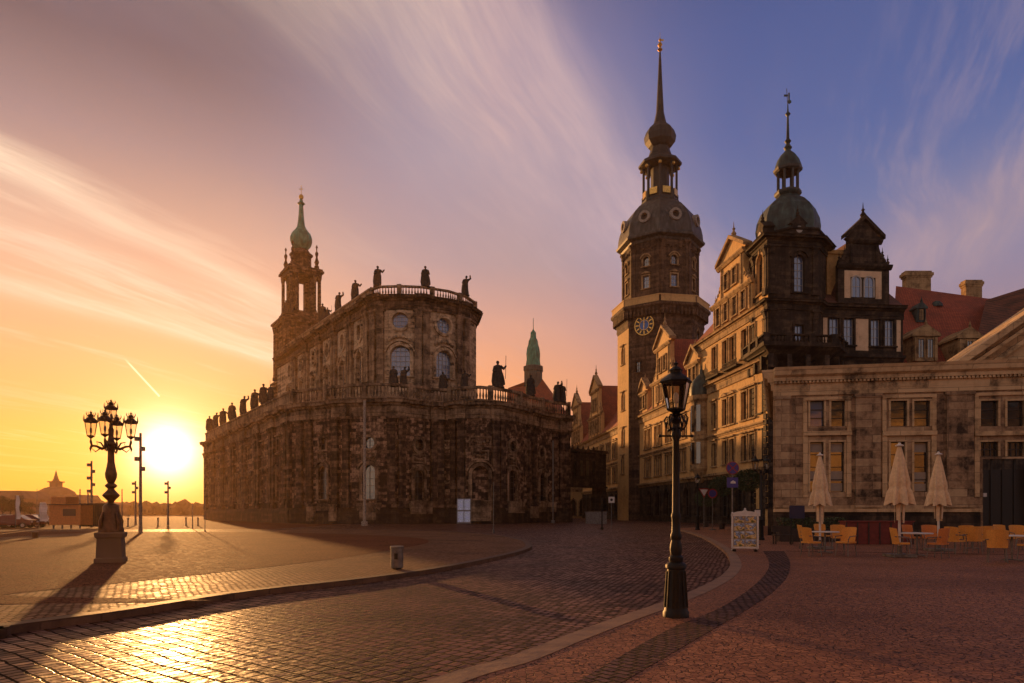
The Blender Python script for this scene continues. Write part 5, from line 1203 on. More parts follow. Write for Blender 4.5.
# masts
def mast(px, Y, ytop, r0, label, arms=0, ybase=None):
    x, y = WP(px, Y); zt = CH+(HZ-ytop)*Y/F; r = empty('light_mast', (x, y, 0), label, 'mast', 'light masts on the square'); m_ = MB(); m_.tube([(x, y, -.1), (x, y, zt*.1), (x, y, zt)], [r0*1.3, r0, r0*.75], 10); m_.build('pole', 'pole', r)
    for k in range(arms):
        z = zt*(.94-.1*k); m_ = MB(); m_.tube([(x, y, z), (x+(.6 if k % 2 else -.6)*r0*3, y-.1, z+.05)], r0*.35, 6); m_.box((x+(.6 if k % 2 else -.6)*r0*3.2, y-.1, z), (r0*2.0, r0*2.2, r0*2.6)); m_.build('floodlight', 'pole', r)
mast(140.5, 52, 433, .12, 'tall light mast with floodlights just left of the sun', 4)
mast(91.5, 75, 461, .13, 'slim mast with lamps directly behind the candelabra, left side', 5)
mast(135.5, 88, 481, .12, 'short mast with lamps between candelabra and tall mast', 3)
mast(168, 88, 481, .12, 'short mast with lamps right below the sun', 3)
mast(80, 110, 489, .12, 'thin far mast left of the candelabra'); mast(88, 100, 493, .14, 'short stout mast over the dark shed'); mast(122, 110, 489, .1, 'thin far pole right of the candelabra')
mast(192.5, 66, 503, .05, 'low slim post near the cathedral corner'); mast(37, 120, 489, .07, 'hair-thin pole before the domed palace')
for lbb, px, Y in (('bollard between the tall light mast and the short mast under the sun', 158, 82), ('bollard right of the short mast under the sun', 186, 86), ('rightmost bollard, closest to the cathedral corner', 198, 84), ('leftmost bollard, right beside the candelabra', 128, 80)):
    x, y = WP(px, Y); m_ = MB(); m_.lathe((x, y, -.12), [(.14, 0), (.14, .1), (.09, .15), (.09, .85), (.13, .95), (.05, 1.08)], 8); o = m_.build('bollard', 'pole'); tag(o, lbb, 'bollard', 'bollards at the far edge of the square')
# tall grey pole before the church and thin flag pole
x, y = WP(364.5, 84); m_ = MB(); m_.tube([(x, y, -.1), (x, y, 15.3)], .17, 10); m_.lathe((x, y, -.1), [(.4, 0), (.4, .5), (.22, .6)], 10); o = m_.build('tall_pole', 'concrete'); tag(o, 'plain tall grey pole in front of the left choir wall', 'pole')
x, y = WP(553, 104); m_ = MB(); m_.tube([(x, y, -.1), (x, y, 12.5)], .10, 8); m_.lathe((x, y, -.1), [(.3, 0), (.3, .4), (.1, .5)], 8); o = m_.build('tall_pole', 'pole'); tag(o, 'thin dark pole near the right end of the cathedral wall', 'pole')
x, y = G(493.5, 532); m_ = MB(); m_.tube([(x, y, -.1), (x, y, 4.0)], .035, 8); m_.lathe((x, y, -.1), [(.09, 0), (.09, .3), (.035, .35)], 8); o = m_.build('thin_post', 'pole'); tag(o, 'very thin bare post at the tip of the plaza kerb', 'post')
x, y = G(205, 531.5); m_ = MB(); m_.tube([(x, y, -.1), (x, y, 2.6)], .03, 8); m_.lathe((x, y, -.1), [(.08, 0), (.08, .2), (.03, .25)], 8); o = m_.build('thin_post', 'pole'); tag(o, 'short thin post before the far left corner of the cathedral', 'post')
# display stele
x, y = WP(464, 93); r = empty('display_stele', (x, y, 0), 'bluish white illuminated information pillar before the cathedral', 'sign')
m_ = MB(); m_.box((x, y, 1.75), (1.95, .35, 3.5)); m_.build('frame', 'pole', r)
for sx_ in (-.5, .5):
    for z in (.95, 2.6): m_ = MB(); m_.box((x+sx_*.9, y-.19, z), (.8, .03, 1.45)); m_.build('poster', 'display', r)
# pale block pedestals along the church foot
for px0, px1, y0, y1 in ((311, 318, 506, 521), (333, 339, 506, 521), (362, 377, 505, 520), (409, 430, 503, 514), (471, 489, 502, 521), (506, 520, 503, 513), (527, 534, 508, 518), (535, 552, 503, 512)):
    u0, u1 = FW.px(px0), FW.px(px1); m_ = MB(); m_.pbox(FW, u0, u1, .5, .95, max(-.12, FW.Z(u0, y1)), FW.Z(u0, y0)); m_.pbox(FW, u0-.12, u1+.12, .45, 1.05, FW.Z(u0, y0), FW.Z(u0, y0)+.25); m_.build('pedestal', 'church_trim', CP)
# opera house behind the viewer: mirrored in the panes, throws back the low sun
OH = empty('opera_house', (-5, -62, 0), 'large round-fronted sandstone opera house with two storeys of arches', 'building')
OP = Path([(70, -50), (40, -46), (10, -42), (-20, -42), (-50, -46), (-80, -52)]); ow = []
for i in range(15):
    for z in (1.5, 9.5): ow.append((5+i*10-1.7, 5+i*10+1.7, z, z+5.5, 'arch'))
m_ = MB(); m_.wall(OP, 0, OP.len, -.2, 18, ow, .8); m_.build('wall', 'facade', OH); m_ = MB(); m_.wall(Path([(q_[0], q_[1]-.8) for q_ in OP.p]), 0, OP.len-1, -.2, 18, [], 0); m_.build('inner_wall', 'facade_trim', OH)
m_ = MB(); entab(m_, OP, 0, OP.len, 18, 2.2, .8); entab(m_, OP, 0, OP.len, 8, .9, .4); m_.build('cornice', 'facade_trim', OH)
m_ = MB(); m_.prism([(70, -50), (40, -46), (10, -42), (-20, -42), (-50, -46), (-80, -52), (-70, -100), (60, -100)], 20.2, 27, .8); m_.build('roof', 'copper_brown', OH)
# ------------------------------------------------------------------ lanterns
def lantern(root, x, y, z, h, r, crown=False, seg=6, name='lantern', mat='iron'):
    """tapered glass lantern standing on z; glass part height .45h"""
    m_ = MB(); g0, g1 = z+h*.10, z+h*.58; r0, r1 = r*.62, r
    m_.lathe((x, y, z), [(r*.12, 0), (r*.35, h*.04), (r0*1.05, h*.08), (r0*1.08, h*.10), (r0, h*.105)], seg)
    for k in range(seg):
        a = 2*pi*k/seg; m_.tube([(x+r0*cos(a), y+r0*sin(a), g0), (x+r1*cos(a), y+r1*sin(a), g1)], r*.055, 5)
        b = 2*pi*(k+1)/seg
        m_.bar((x+r1*cos(a), y+r1*sin(a), g1), (x+r1*cos(b), y+r1*sin(b), g1), r*.11)
        m_.bar((x+r0*cos(a), y+r0*sin(a), g0), (x+r0*cos(b), y+r0*sin(b), g0), r*.09)
    m_.lathe((x, y, z), [((1.12 if not crown else 1.0)*r1, h*.58), ((1.16 if not crown else 1.04)*r1, h*.60), (r1*.95, h*.66), (r1*.52, h*.74), (r1*.40, h*.76), (r1*.42, h*.80), (r1*.50, h*.81), (r1*.30, h*.86), (r1*.12, h*.88), (r1*.10, h*.91), (r1*.2, h*.935), (r1*.06, h*.96), (.004, h)], seg if not crown else 8)
    if crown:
        for k in range(8):
            a = 2*pi*k/8; p = (x+r1*1.0*cos(a), y+r1*1.0*sin(a), z+h*.58); m_.tube([p, (x+r1*1.10*cos(a), y+r1*1.10*sin(a), z+h*.68), (x+r1*1.02*cos(a), y+r1*1.02*sin(a), z+h*.84)], [r*.07, r*.06, r*.015], 5)
            m_.tube([(x+r1*.5*cos(a), y+r1*.5*sin(a), z+h*.78), (x+r1*.72*cos(a), y+r1*.72*sin(a), z+h*.88), (x+r1*.66*cos(a), y+r1*.66*sin(a), z+h*.95)], [r*.05, r*.045, r*.012], 4)
    o = m_.build(name, mat, root, True)
    g_ = MB(); i = 0
    for k in range(seg):
        a, b = 2*pi*k/seg, 2*pi*(k+1)/seg; g_.q((x+r0*cos(a), y+r0*sin(a), g0), (x+r0*cos(b), y+r0*sin(b), g0), (x+r1*cos(b), y+r1*sin(b), g1), (x+r1*cos(a), y+r1*sin(a), g1))
    g_.build('glass', 'lglass', o)
    b_ = MB(); b_.lathe((x, y, g0), [(r*.10, 0), (r*.10, h*.10), (r*.17, h*.12), (r*.2, h*.20), (r*.15, h*.28), (r*.03, h*.31)], 10); b_.build('bulb', 'white', o, True)
    return o
# near street lamp
LX, LY = G(676, 616.5)
LR = empty('street_lamp', (LX, LY, 0), 'big black cast-iron street lamp standing in the foreground by the right kerb', 'street lamp')
s = LY/F
def lz(py): return (616.5-py)*s
m_ = MB(); m_.lathe((LX, LY, 0), [(13.2*s, 0), (13.2*s, lz(612)), (12*s, lz(610)), (11.4*s, lz(606)), (10.2*s, lz(590)), (9.2*s, lz(574)), (8.8*s, lz(569)), (10.4*s, lz(568)), (10.6*s, lz(565)), (9.2*s, lz(563)), (6.5*s, lz(562)), (7.2*s, lz(560)), (7.2*s, lz(557)), (5.4*s, lz(555))], 12)
for k in range(12):
    a = 2*pi*k/12; m_.tube([(LX+11.6*s*cos(a), LY+11.6*s*sin(a), lz(607)), (LX+9.2*s*cos(a), LY+9.2*s*sin(a), lz(571))], .9*s, 5)
m_.build('base', 'iron', LR, True)
m_ = MB(); m_.lathe((LX, LY, 0), [(5.4*s, lz(555)), (6.3*s, lz(550)), (5.9*s, lz(545)), (4.6*s, lz(540)), (5.6*s, lz(538)), (5.7*s, lz(535)), (4.4*s, lz(532)), (4.2*s, lz(520)), (4.8*s, lz(517)), (4.8*s, lz(515)), (3.7*s, lz(512)), (3.2*s, lz(440)), (4.8*s, lz(437)), (5.0*s, lz(434)), (3.6*s, lz(430)), (3.4*s, lz(424))], 14)
m_.build('post', 'iron', LR, True)
m_ = MB()
for k in range(4):
    a = pi/4+k*pi/2; c_, s_ = cos(a), sin(a); R = lambda r, z: (LX+c_*r*s, LY+s_*r*s, lz(z))
    m_.tube([R(3, 428), R(9, 430), R(12, 425), R(8.5, 420), R(6.5, 415)], [1.3*s, 1.5*s, 1.2*s, 1.1*s, .8*s], 6); m_.tube([R(12, 425), R(13.5, 419), R(10, 415)], [1.0*s, .9*s, .5*s], 5)
m_.lathe((LX, LY, 0), [(3.4*s, lz(424)), (5.5*s, lz(420)), (2.5*s, lz(417)), (6.5*s, lz(414)), (2*s, lz(413))], 10)
m_.tube([(LX-16*s, LY, lz(436)), (LX+16*s, LY, lz(436))], 1.0*s, 6); m_.ico((LX-16*s, LY, lz(436)), 1.9*s); m_.ico((LX+16*s, LY, lz(436)), 1.9*s)
m_.build('bracket', 'iron', LR, True)
lantern(LR, LX, LY, lz(414.5), lz(360)-lz(414.5), 14.2*s, seg=6)
# smaller copies of the same kind further back
def post_lamp(px, ybase, ytop, label, double=False):
    x, y = G(px, ybase); h = (ybase-ytop)*y/F*CH/CH; r = empty('street_lamp', (x, y, 0), label, 'street lamp'); m_ = MB()
    m_.lathe((x, y, 0), [(.17*h/4, 0), (.17*h/4, .1), (.13*h/4, .15), (.11*h/4, .22*h), (.14*h/4, .235*h), (.06*h/4, .26*h), (.05*h/4, .78*h), (.09*h/4, .79*h), (.05*h/4, .81*h)], 10); m_.build('post', 'iron', r, True)
    if double:
        m_ = MB(); m_.tube([(x-.33, y, .80*h), (x, y, .76*h), (x+.33, y, .80*h)], .035, 6); m_.build('bracket', 'iron', r)
        for sx_ in (-.33, .33): lantern(r, x+sx_, y, .80*h, .2*h, .20)
    else: lantern(r, x, y, .80*h, .2*h, .21*h/4)
    return r
post_lamp(697.5, 530, 473, 'small black street lamp beside the yield sign')
post_lamp(761, 540, 454, 'black lamp post with two lanterns in front of the guardhouse corner', True)
# candelabra
KX, KY = G(111, 562)
KR = empty('candelabra', (KX, KY, 0), 'ornate five-lantern candelabra on a stone pedestal against the setting sun', 'street lamp')
s = KY/F
def kz(py): return (562-py)*s
m_ = MB()
def sq(c, prof):
    for (r0, z0), (r1, z1) in zip(prof, prof[1:]):
        if z1 > z0: m_.box((c[0], c[1], (z0+z1)/2), (2*r0, 2*r0, z1-z0), .35, r1/r0)
sq((KX, KY), [(12.6*s, -.05), (12.6*s, kz(558)), (11.2*s, kz(557)), (10.6*s, kz(538)), (12.0*s, kz(537)), (12.6*s, kz(533.5)), (12.0*s, kz(532))]); m_.build('pedestal', 'farstone', KR)
m_ = MB(); m_.lathe((KX, KY, 0), [(11.5*s, kz(532)), (11.5*s, kz(529)), (10*s, kz(526)), (9.0*s, kz(518)), (7.8*s, kz(512)), (7.2*s, kz(506)), (5.5*s, kz(504)), (2.8*s, kz(503)), (3.0*s, kz(501)), (7.6*s, kz(496)), (7.8*s, kz(495)), (3.4*s, kz(490)), (3.0*s, kz(488.5)), (5.3*s, kz(486.5)), (5.3*s, kz(485)), (3.0*s, kz(483)), (5.0*s, kz(478)), (5.4*s, kz(474)), (4.2*s, kz(468)), (3.2*s, kz(462)), (2.9*s, kz(452)), (3.8*s, kz(448)), (4.6*s, kz(444)), (3.0*s, kz(441)), (2.2*s, kz(436)), (2.6*s, kz(430)), (1.6*s, kz(427)), (1.6*s, kz(424))], 14)
for k in range(4):
    a = .35+k*pi/2+pi/4; m_.tube([(KX+11*s*cos(a), KY+11*s*sin(a), kz(530)), (KX+11*s*cos(a), KY+11*s*sin(a), kz(521)), (KX+8*s*cos(a), KY+8*s*sin(a), kz(512))], [1.6*s, 2.0*s, 1.0*s], 6)
m_.build('column', 'bronze', KR, True)
lantern(KR, KX, KY, kz(423.5), kz(399)-kz(423.5), 5.8*s, True, mat='bronze')
for k in range(4):
    a = radians(14)+k*pi/2; c_, s_ = cos(a), sin(a); R = lambda r, z: (KX+c_*r*s, KY+s_*r*s, kz(z))
    m_ = MB(); m_.tube([R(3, 447), R(8, 449), R(13, 446.5), R(17, 446), R(18, 442), R(18, 437)], [1.3*s, 1.5*s, 1.2*s, 1.2*s, 1.2*s, .9*s], 7); m_.tube([R(17, 446), R(18.5, 449), R(18, 453)], [1.4*s, 1.0*s, .3*s], 6)
    m_.tube([R(6, 448.5), R(9, 443), R(13, 442), R(12, 445)], [.9*s, .8*s, .6*s, .3*s], 5); m_.tube([R(10, 449), R(14, 452), R(17, 449)], [.6*s, .6*s, .3*s], 5); m_.build('arm', 'bronze', KR, True)
    p = R(18, 438); lantern(KR, p[0], p[1], kz(439), kz(411)-kz(439), 6.0*s, True, mat='bronze')
# ------------------------------------------------------------------ litter bins
x, y = G(397, 569); r = empty('litter_bin', (x, y, 0), 'grey cylindrical litter bin on the light paving beside the kerb', 'bin'); s = y/F
m_ = MB(); m_.lathe((x, y, 0), [(5.6*s, .03), (6.2*s, .05), (6.3*s, 20*s), (5.9*s, 20.2*s)], 20); m_.build('body', 'pole', r, True)
m_ = MB(); m_.lathe((x, y, 0), [(6.4*s, 20.2*s), (6.8*s, 20.6*s), (6.8*s, 22.4*s), (6.2*s, 23*s), (4*s, 23.1*s)], 20); m_.build('rim', 'pole', r, True)
m_ = MB(); m_.lathe((x, y, 0), [(4.5*s, -.02), (4.5*s, .05)], 14); m_.box((x, y-6.25*s, 13*s), (3.5*s, .01, 6*s)); m_.build('base', 'iron', r)
x, y = G(35, 538); m_ = MB(); m_.lathe((x, y, -.05), [(.16, 0), (.18, .36), (.19, .37), (.19, .42), (.1, .44)], 12); o = m_.build('litter_bin', 'bronze'); tag(o, 'small dark bin on the far left edge of the square', 'bin')
# ------------------------------------------------------------------ sandwich board
x, y = G(745, 551.5); s = y/F; r = empty('postcard_stand', (0, 0, 0), 'white framed display stand with small pictures on the right pavement', 'sign')
m_ = MB(); w, h = .98, 1.45
for sx_ in (-1, 1): m_.box((sx_*w/2, 0, .12+h/2), (.07, .09, h)); m_.bar((sx_*w*.48, .03, .1), (sx_*w*.48, .55, .02), .05)
m_.box((0, 0, .16), (w, .09, .07)); m_.box((0, 0, h+.02), (w+.1, .09, .09))
P_ = Path([(-w/2, -.045), (w/2, -.045)]); arc = [(w/2+w*.5*cos(pi*j/16), h+.06+.13*sin(pi*j/16)+.07*(1 if j == 8 else 0)) for j in range(17)]; m_.uprism(P_, arc, -.09, 0)
m_.ico((0, 0, h+.27), .05); [m_.ico((sx_*w/2, 0, h+.11), .045) for sx_ in (-1, 1)]; m_.build('frame', 'white', r)
m_ = MB(); m_.box((0, .02, .12+h/2), (w-.05, .03, h-.06)); m_.build('back_board', 'basalt', r)
for i in range(2):
    for j in range(4):
        m_ = MB(); m_.box((-.225+.45*i, -.005, .345+.325*j), (.40, .02, .285)); m_.build('picture', 'postcard', r)
for sx_ in (-1, 1): m_ = MB(); m_.box((sx_*w*.42, .1, .05), (.12, .4, .08)); m_.build('foot', 'iron', r)
r.location = (x, y, 0); r.rotation_euler = (0, 0, -.25)
# ------------------------------------------------------------------ traffic signs
def disc(m_, c, r, face, n=24, th=.02):
    P_ = Path([(c[0]-1, c[1]), (c[0]+1, c[1])]); m_.ring(P_, 1.0, c[2], .001, r, 0, th, 0, 2*pi, n)
x, y = G(732.5, 548); y2 = y; s = y/F; r = empty('no_stopping_sign', (x, y, 0), 'blue and red round sign above a blue square plate on a post', 'sign')
m_ = MB(); m_.tube([(x, y+.03, -.02), (x, y+.03, (548-460)*s)], .03, 8); m_.build('post', 'pole', r)
zc = (548-468)*s; m_ = MB(); disc(m_, (x, y, zc), 6.5*s, 1); d_ = m_.build('plate', 'red', r); m_ = MB(); disc(m_, (x, y-.022, zc), 5.7*s, 1); m_.build('blue_field', 'blue', d_); m_ = MB()
P_ = Path([(x-1, y-.046), (x+1, y-.046)])
for sg_ in (-1, 1): a = 3.9*s; t_ = .35*s; m_.uprism(P_, [(1-a-t_, zc-sg_*(a-t_)), (1-a+t_, zc-sg_*(a+t_)), (1+a+t_, zc+sg_*(a-t_)), (1+a-t_, zc+sg_*(a+t_))], 0, .006+.003*sg_)
m_.build('cross', 'red', d_)
zc = (548-482.5)*s; m_ = MB(); m_.box((x, y, zc), (11*s, .02, 10*s)); d_ = m_.build('lower_plate', 'blue', r); m_ = MB(); m_.uprism(P_, [(1-2*s, zc-1*s), (1+3*s, zc-1*s), (1+3*s, zc+.6*s), (1+.5*s, zc+2.2*s), (1-2*s, zc+.6*s)], -.03, -.025); m_.build('symbol', 'white', d_)
x, y = G(704, 529); s = y/F; r = empty('yield_sign', (x, y, 0), 'triangular give-way sign with red rim near the street entrance', 'sign'); m_ = MB(); m_.tube([(x, y+.03, -.02), (x, y+.03, 41*s)], .03, 8); m_.build('post', 'pole', r)
P_ = Path([(x-1, y), (x+1, y)]); za, zb_ = (529-488.5)*s, (529-498)*s; m_ = MB(); m_.uprism(P_, [(1-5.2*s, za), (1+5.2*s, za), (1, zb_)], 0, .02); d_ = m_.build('plate', 'red', r); m_ = MB(); m_.uprism(P_, [(1-3.8*s, za-1.0*s), (1+3.8*s, za-1.0*s), (1, zb_+2.0*s)], .021, .03); m_.build('white_field', 'white', d_)
x, y = G(712.5, 530); s = y/F; r = empty('round_traffic_sign', (x, y, 0), 'round sign with red rim and dark blue field right of the triangular sign', 'sign'); m_ = MB(); m_.tube([(x, y+.03, -.02), (x, y+.03, 40*s)], .03, 8); m_.lathe((x, y, -.02), [(.3, 0), (.3, .1), (.05, .14)], 10); m_.build('post', 'pole', r)
m_ = MB(); disc(m_, (x, y, 36.5*s), 4.8*s, 1); d_ = m_.build('plate', 'red', r); m_ = MB(); disc(m_, (x, y-.024, 36.5*s), 3.6*s, 1); m_.build('blue_field', 'blue', d_)
x, y = WP(611.5, 70); r = empty('white_square_sign', (x, y, -.12), 'small white square sign with black mark before the covered passage', 'sign'); m_ = MB(); m_.tube([(x, y+.05, -.12), (x, y+.05, 3.2)], .035, 6); m_.build('post', 'pole', r); m_ = MB(); m_.box((x, y, 2.85), (.62, .03, .62)); d_ = m_.build('plate', 'white', r); m_ = MB(); disc(m_, (x, y-.02, 2.85), .14, 1, 12, .01); m_.build('mark', 'black', d_)
x, y = WP(602, 66); m_ = MB(); m_.lathe((x, y, -.12), [(.16, 0), (.16, .2), (.07, .3), (.06, 2.6), (.12, 2.7), (.14, 3.0), (.05, 3.1)], 8); o = m_.build('iron_post', 'iron'); tag(o, 'dark iron post left of the small white square sign', 'post')
x, y = WP(596, 100); m_ = MB(); m_.box((x, y, .7), (3.0, 1.2, 1.7)); m_.box((x, y, 1.6), (3.2, 1.4, .12)); m_.box((x-.8, y-.63, .8), (.9, .06, 1.1)); m_.box((x+.7, y-.63, .8), (.9, .06, 1.1)); o = m_.build('utility_box', 'pole'); tag(o, 'low grey utility box under the covered passage', 'box')
# menu lectern and hanging things at the palace corner
x, y = G(757, 545); r = empty('menu_board', (x, y, 0), 'small white menu case on a dark post by the guardhouse corner', 'sign'); m_ = MB(); m_.tube([(x, y, -.02), (x, y, 1.5)], .03, 8); m_.lathe((x, y, 0), [(.18, 0), (.18, .04), (.04, .08)], 10); m_.build('post', 'iron', r)
m_ = MB(); m_.box((x, y-.03, 1.55), (.36, .06, .40)); m_.build('case', 'iron', r); m_ = MB(); m_.box((x, y-.066, 1.55), (.28, .01, .3)); m_.build('menu', 'white', r)
def potted_tree(px, py, h, label, ball=.45):
    x, y = G(px, py); rnd = random.Random(int(px)); r = empty('potted_bush', (x, y, 0), label, 'plant', 'potted bushes by the palace corner')
    m_ = MB(); m_.lathe((x, y, 0), [(.24, 0), (.32, .5), (.35, .52), (.35, .58), (.25, .58)], 12); m_.build('pot', 'darkwood', r); m_ = MB(); m_.tube([(x, y, .5), (x, y, h-.5)], .035, 6); m_.build('trunk', 'bark', r)
    c_ = MB()
    for _ in range(1100):
        v = Vector((rnd.gauss(0, 1), rnd.gauss(0, 1), rnd.gauss(0, 1))).normalized()*(.55+.5*rnd.random()**.5); p = Vector((x+v.x*ball*1.3, y+v.y*ball*1.3, h-ball*.6+v.z*ball)); s_ = .05+.04*rnd.random()
        d1 = Vector((rnd.gauss(0, 1), rnd.gauss(0, 1), rnd.gauss(0, 1))).normalized()*s_; d2 = d1.cross(Vector((rnd.random(), 1, rnd.random()))).normalized()*s_; c_.q(p-d1, p-d2, p+d1, p+d2)
    c_.build('foliage', 'leaf', r, recalc=False)
potted_tree(706, 527, 3.6, 'potted bush nearest the yield sign', .9); potted_tree(722, 529, 4.6, 'tall potted bush left of the double lamp', .95)
potted_tree(748, 531, 4.8, 'potted bush behind the postcard stand', .9); 

# ------------------------------------------------------------------ cafe terrace
def parasol(px, ybase, ytop, hw, label, yb, yr):
    x, y = G(px, ybase); s = y/F; h = (ybase-ytop)*s; r = empty('closed_parasol', (x, y, 0), label, 'parasol', 'closed parasols on the terrace')
    m_ = MB(); m_.tube([(x, y, 0), (x, y, h-.05)], .045, 10); m_.build('pole', 'white', r); m_ = MB(); m_.box((x, y, .06), (.8, .8, .1)); m_.lathe((x, y, .1), [(.09, 0), (.08, .3)], 10); m_.build('base', 'pole', r)
    m_ = MB(); seg = 64; zb_ = (ybase-yb)*s; n = 28; zr_ = (ybase-yr)*s
    for k in range(n+1):
        f_ = k/n; z = h-.10-(h-.10-zb_)*f_; rr_ = hw*s*(.10+.90*f_**.8)*(1-.13*math.exp(-((f_-.70)/.05)**2))
        for j in range(seg):
            t_ = 2*pi*j/seg; fold = 1+(.17*f_+.05)*cos(8*t_+.5)+.07*f_*sin(13*t_+px); zz_ = z-(.05*f_)*cos(8*t_+.5)
            m_.v.append(Vector((x+rr_*fold*cos(t_), y+rr_*fold*sin(t_), zz_)))
    for k in range(n):
        for j in range(seg): m_.f.append((k*seg+j, k*seg+(j+1) % seg, (k+1)*seg+(j+1) % seg, (k+1)*seg+j))
    m_.f.append(tuple(range(seg))); m_.f.append(tuple(n*seg+j for j in range(seg))[::-1])
    m_.build('canopy', 'canvas', r, True)
    m_ = MB()
    for j in range(5):
        t_ = j*1.26+px; rr_ = hw*s*.42; m_.q(*[(x+rr_*cos(t_+q_)*(1 if z_ > 0 else .85), y+rr_*sin(t_+q_)*(1 if z_ > 0 else .85), zb_+.1-(0 if z_ else (zb_-zr_)+.1*(j % 2))) for q_, z_ in ((0, 1), (.9, 1), (.8, 0), (.1, 0))])
    m_.build('valance', 'canvas', r)
    m_ = MB(); m_.lathe((x, y, h-.14), [(.07, 0), (.14, .03), (.14, .06), (.05, .1), (.03, .16)], 12); m_.build('cap', 'white', r)
parasol(820, 549, 453, 9.6, 'left closed beige parasol at the small terrace table', 505, 524)
parasol(899.5, 557, 443, 12.2, 'middle closed parasol, the tallest on the terrace', 504, 523)
parasol(938.5, 551, 452, 10.2, 'right closed parasol beside the middle one', 505, 521)
def make_chair(mat):
    r = empty('wicker_chair', (0, 0, 0), 'x', 'chair', 'wicker chairs on the terrace'); H = 1.0
    m_ = MB(); m_.box((0, -.01, .50), (.50, .50, .06)); m_.build('seat', mat, r)
    m_ = MB(); n = 8
    def bp(k, h, o): x_ = -.275+.55*k/n; return Vector((x_*(1+.06*h), .24+.10*h-.16*(2*k/n-1)**2+o, .47+h*(.58-.035*(2*k/n-1)**4)))
    for k in range(n):
        for h0, h1 in ((0, .5), (.5, 1)):
            m_.q(bp(k, h0, 0), bp(k+1, h0, 0), bp(k+1, h1, 0), bp(k, h1, 0)); m_.q(bp(k+1, h0, .03), bp(k, h0, .03), bp(k, h1, .03), bp(k+1, h1, .03))
        m_.q(bp(k, 1, 0), bp(k+1, 1, 0), bp(k+1, 1, .03), bp(k, 1, .03))
    for k in (0, n): m_.q(bp(k, 0, 0), bp(k, 1, 0), bp(k, 1, .03), bp(k, 0, .03))
    m_.build('backrest', mat, r, True)
    for sx_ in (-1, 1): m_ = MB(); m_.tube([(sx_*.25, .24, .74), (sx_*.285, .05, .73), (sx_*.285, -.2, .71), (sx_*.26, -.25, .60), (sx_*.25, -.25, .48)], .018, 7); m_.build('armrest', 'pole', r)
    for sx_ in (-1, 1):
        for sy_ in (-1, 1): m_ = MB(); m_.tube([(sx_*.21, sy_*.2, .48), (sx_*.25, sy_*.25, 0)], .016, 7); m_.build('leg', 'pole', r)
    return r
def make_table():
    r = empty('terrace_table', (0, 0, 0), 'x', 'table', 'tables on the terrace'); m_ = MB(); m_.lathe((0, 0, 0), [(.5, .80), (.52, .81), (.52, .835), (.5, .845)], 28); m_.build('table_top', 'white', r, True)
    m_ = MB(); m_.tube([(0, 0, .04), (0, 0, .8)], .035, 10); m_.build('column', 'pole', r)
    m_ = MB(); [m_.bar((0, 0, .06), (.34*cos(a), .34*sin(a), .03), .05, .035) for a in (.3, 1.87, 3.44, 5.0)]; m_.build('foot', 'pole', r)
    return r
protoY = make_chair('wicker'); protoO = make_chair('wicker_o'); protoT = make_table(); used = set()
def place(proto, px, py, rz, label):
    o = proto if proto.name not in used else copy_tree(proto); used.add(proto.name); x, y = G(px, py); o.location = (x, y, 0); o.rotation_euler = (0, 0, rz); o['label'] = label; return o
TBL = [(825, 553, 'round white terrace table under the left parasol'), (917, 556, 'round white terrace table right of the middle parasol'), (1012, 561, 'white terrace table at the right edge of the picture'), (972, 549, 'white terrace table in the second row, half hidden by chairs')]
for px, py, lb in TBL: place(protoT, px, py, 0, lb)
R_ = radians
CHS = [(811, 556, 100, 0, 'yellow wicker chair left of the left table, nearest the viewer'), (806, 549, 70, 0, 'yellow wicker chair behind the left-most chair'), (846, 556, -60, 0, 'yellow wicker chair right of the left table, facing it'), (838, 549, -20, 0, 'yellow wicker chair behind the left table on its right'), (822, 546.5, 10, 0, 'yellow wicker chair hidden behind the pole of the left parasol'),
       (901, 557.5, 70, 0, 'yellow wicker chair left of the middle table beside the tallest parasol'), (911, 549, 20, 1, 'orange wicker chair behind the middle table'), (938, 558, -150, 1, 'orange wicker chair with its back to the viewer at the middle table'), (930, 549.5, -20, 1, 'orange wicker chair behind the right side of the middle table'),
       (955, 554, 105, 0, 'yellow wicker chair turned sideways right of the middle table'), (964, 550, 170, 0, 'yellow wicker chair, first of the dense row'), (973, 553.5, 160, 0, 'yellow wicker chair, second of the dense row'), (983, 552, 185, 0, 'yellow wicker chair, third of the dense row'), (997, 562.5, 150, 0, 'yellow wicker chair nearest the right edge, back to the viewer'),
       (1003, 549, 10, 0, 'yellow wicker chair behind the right-edge table, left one'), (1019, 550, -10, 0, 'yellow wicker chair behind the right-edge table, right one'), (1030, 560, -90, 0, 'yellow wicker chair cut off by the right edge')]
for px, py, a, k, lb in CHS: place(protoO if k else protoY, px, py, R_(a), lb)
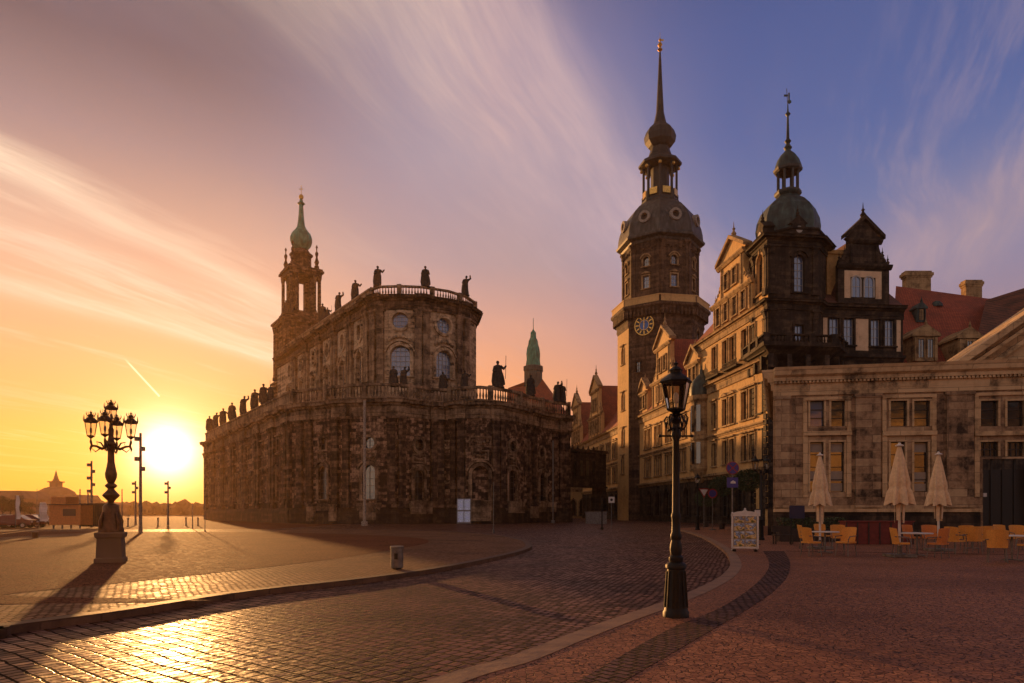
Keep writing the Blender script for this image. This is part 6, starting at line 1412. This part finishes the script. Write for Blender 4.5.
# red serving counter, benches
a, b = G(853, 545), G(921, 545); r = empty('red_counter', ((a[0]+b[0])/2, a[1], 0), 'long low dark red counter behind the terrace tables', 'counter')
m_ = MB(); m_.box(((a[0]+b[0])/2, a[1]+1, .55), (b[0]-a[0], .7, 1.1)); m_.build('body', 'redpaint', r); m_ = MB(); m_.box(((a[0]+b[0])/2, a[1]+1, 1.13), (b[0]-a[0]+.1, .8, .06)); m_.build('top', 'redpaint', r)
m_ = MB(); [m_.box((a[0]+(b[0]-a[0])*k/6, a[1]+.64, .55), (.06, .03, 1.08)) for k in range(7)]; m_.build('rib', 'darkwood', r)
a, b = G(782, 542), G(850, 542); r = empty('planter_box', ((a[0]+b[0])/2, a[1]+.6, 0), 'long dark planter box before the guardhouse plinth', 'planter')
m_ = MB(); m_.box(((a[0]+b[0])/2, a[1]+.6, .3), (b[0]-a[0], .5, .8)); m_.build('box', 'darkwood', r); c_ = MB(); rnd = random.Random(8)
for _ in range(900):
    p = Vector((a[0]+rnd.random()*(b[0]-a[0]), a[1]+.6+rnd.uniform(-.25, .25), .7+rnd.random()*.6)); s_ = .05; d1 = Vector((rnd.gauss(0, 1), rnd.gauss(0, 1), rnd.gauss(0, 1))).normalized()*s_; d2 = d1.cross(Vector((1, rnd.random(), .3))).normalized()*s_; c_.q(p-d1, p-d2, p+d1, p+d2)
c_.build('foliage', 'leaf', r, recalc=False)
x, y = G(797, 545); r = empty('blue_board', (x, y, 0), 'dark blue notice board on legs at the left end of the guardhouse wall', 'sign'); s = y/F; m_ = MB(); m_.box((x, y, 33*s), (15*s, .05, 13*s)); m_.build('panel', 'carblue', r)
for sx_ in (-6, 6): m_ = MB(); m_.tube([(x+sx_*s, y, 0), (x+sx_*s, y, 27*s)], .025, 6); m_.build('leg', 'iron', r)
x, y = G(783, 544); m_ = MB(); m_.box((x, y, .45), (1.0, .4, .06)); [m_.box((x+a_*.42, y+b_*.15, .22), (.06, .06, .44)) for a_ in (-1, 1) for b_ in (-1, 1)]; m_.box((x, y+.2, .75), (1.0, .05, .3)); o = m_.build('bench', 'darkwood'); tag(o, 'dark wooden bench below the guardhouse corner', 'bench')

# ------------------------------------------------------------------ evening haze
if HAZE:
    m, M = new_mat('evening_haze')
    v = M.n('ShaderNodeVolumePrincipled', {'Color': (1.0, .62, .34, 1), 'Density': HAZE, 'Anisotropy': .62}); M.nt.links.new(v.outputs[0], M.n('ShaderNodeOutputMaterial').inputs['Volume'])
    mb = MB(); mb.box((0, 410, 51), (2450, 990, 106)); o = mb.build('haze', m); o['kind'] = 'stuff'
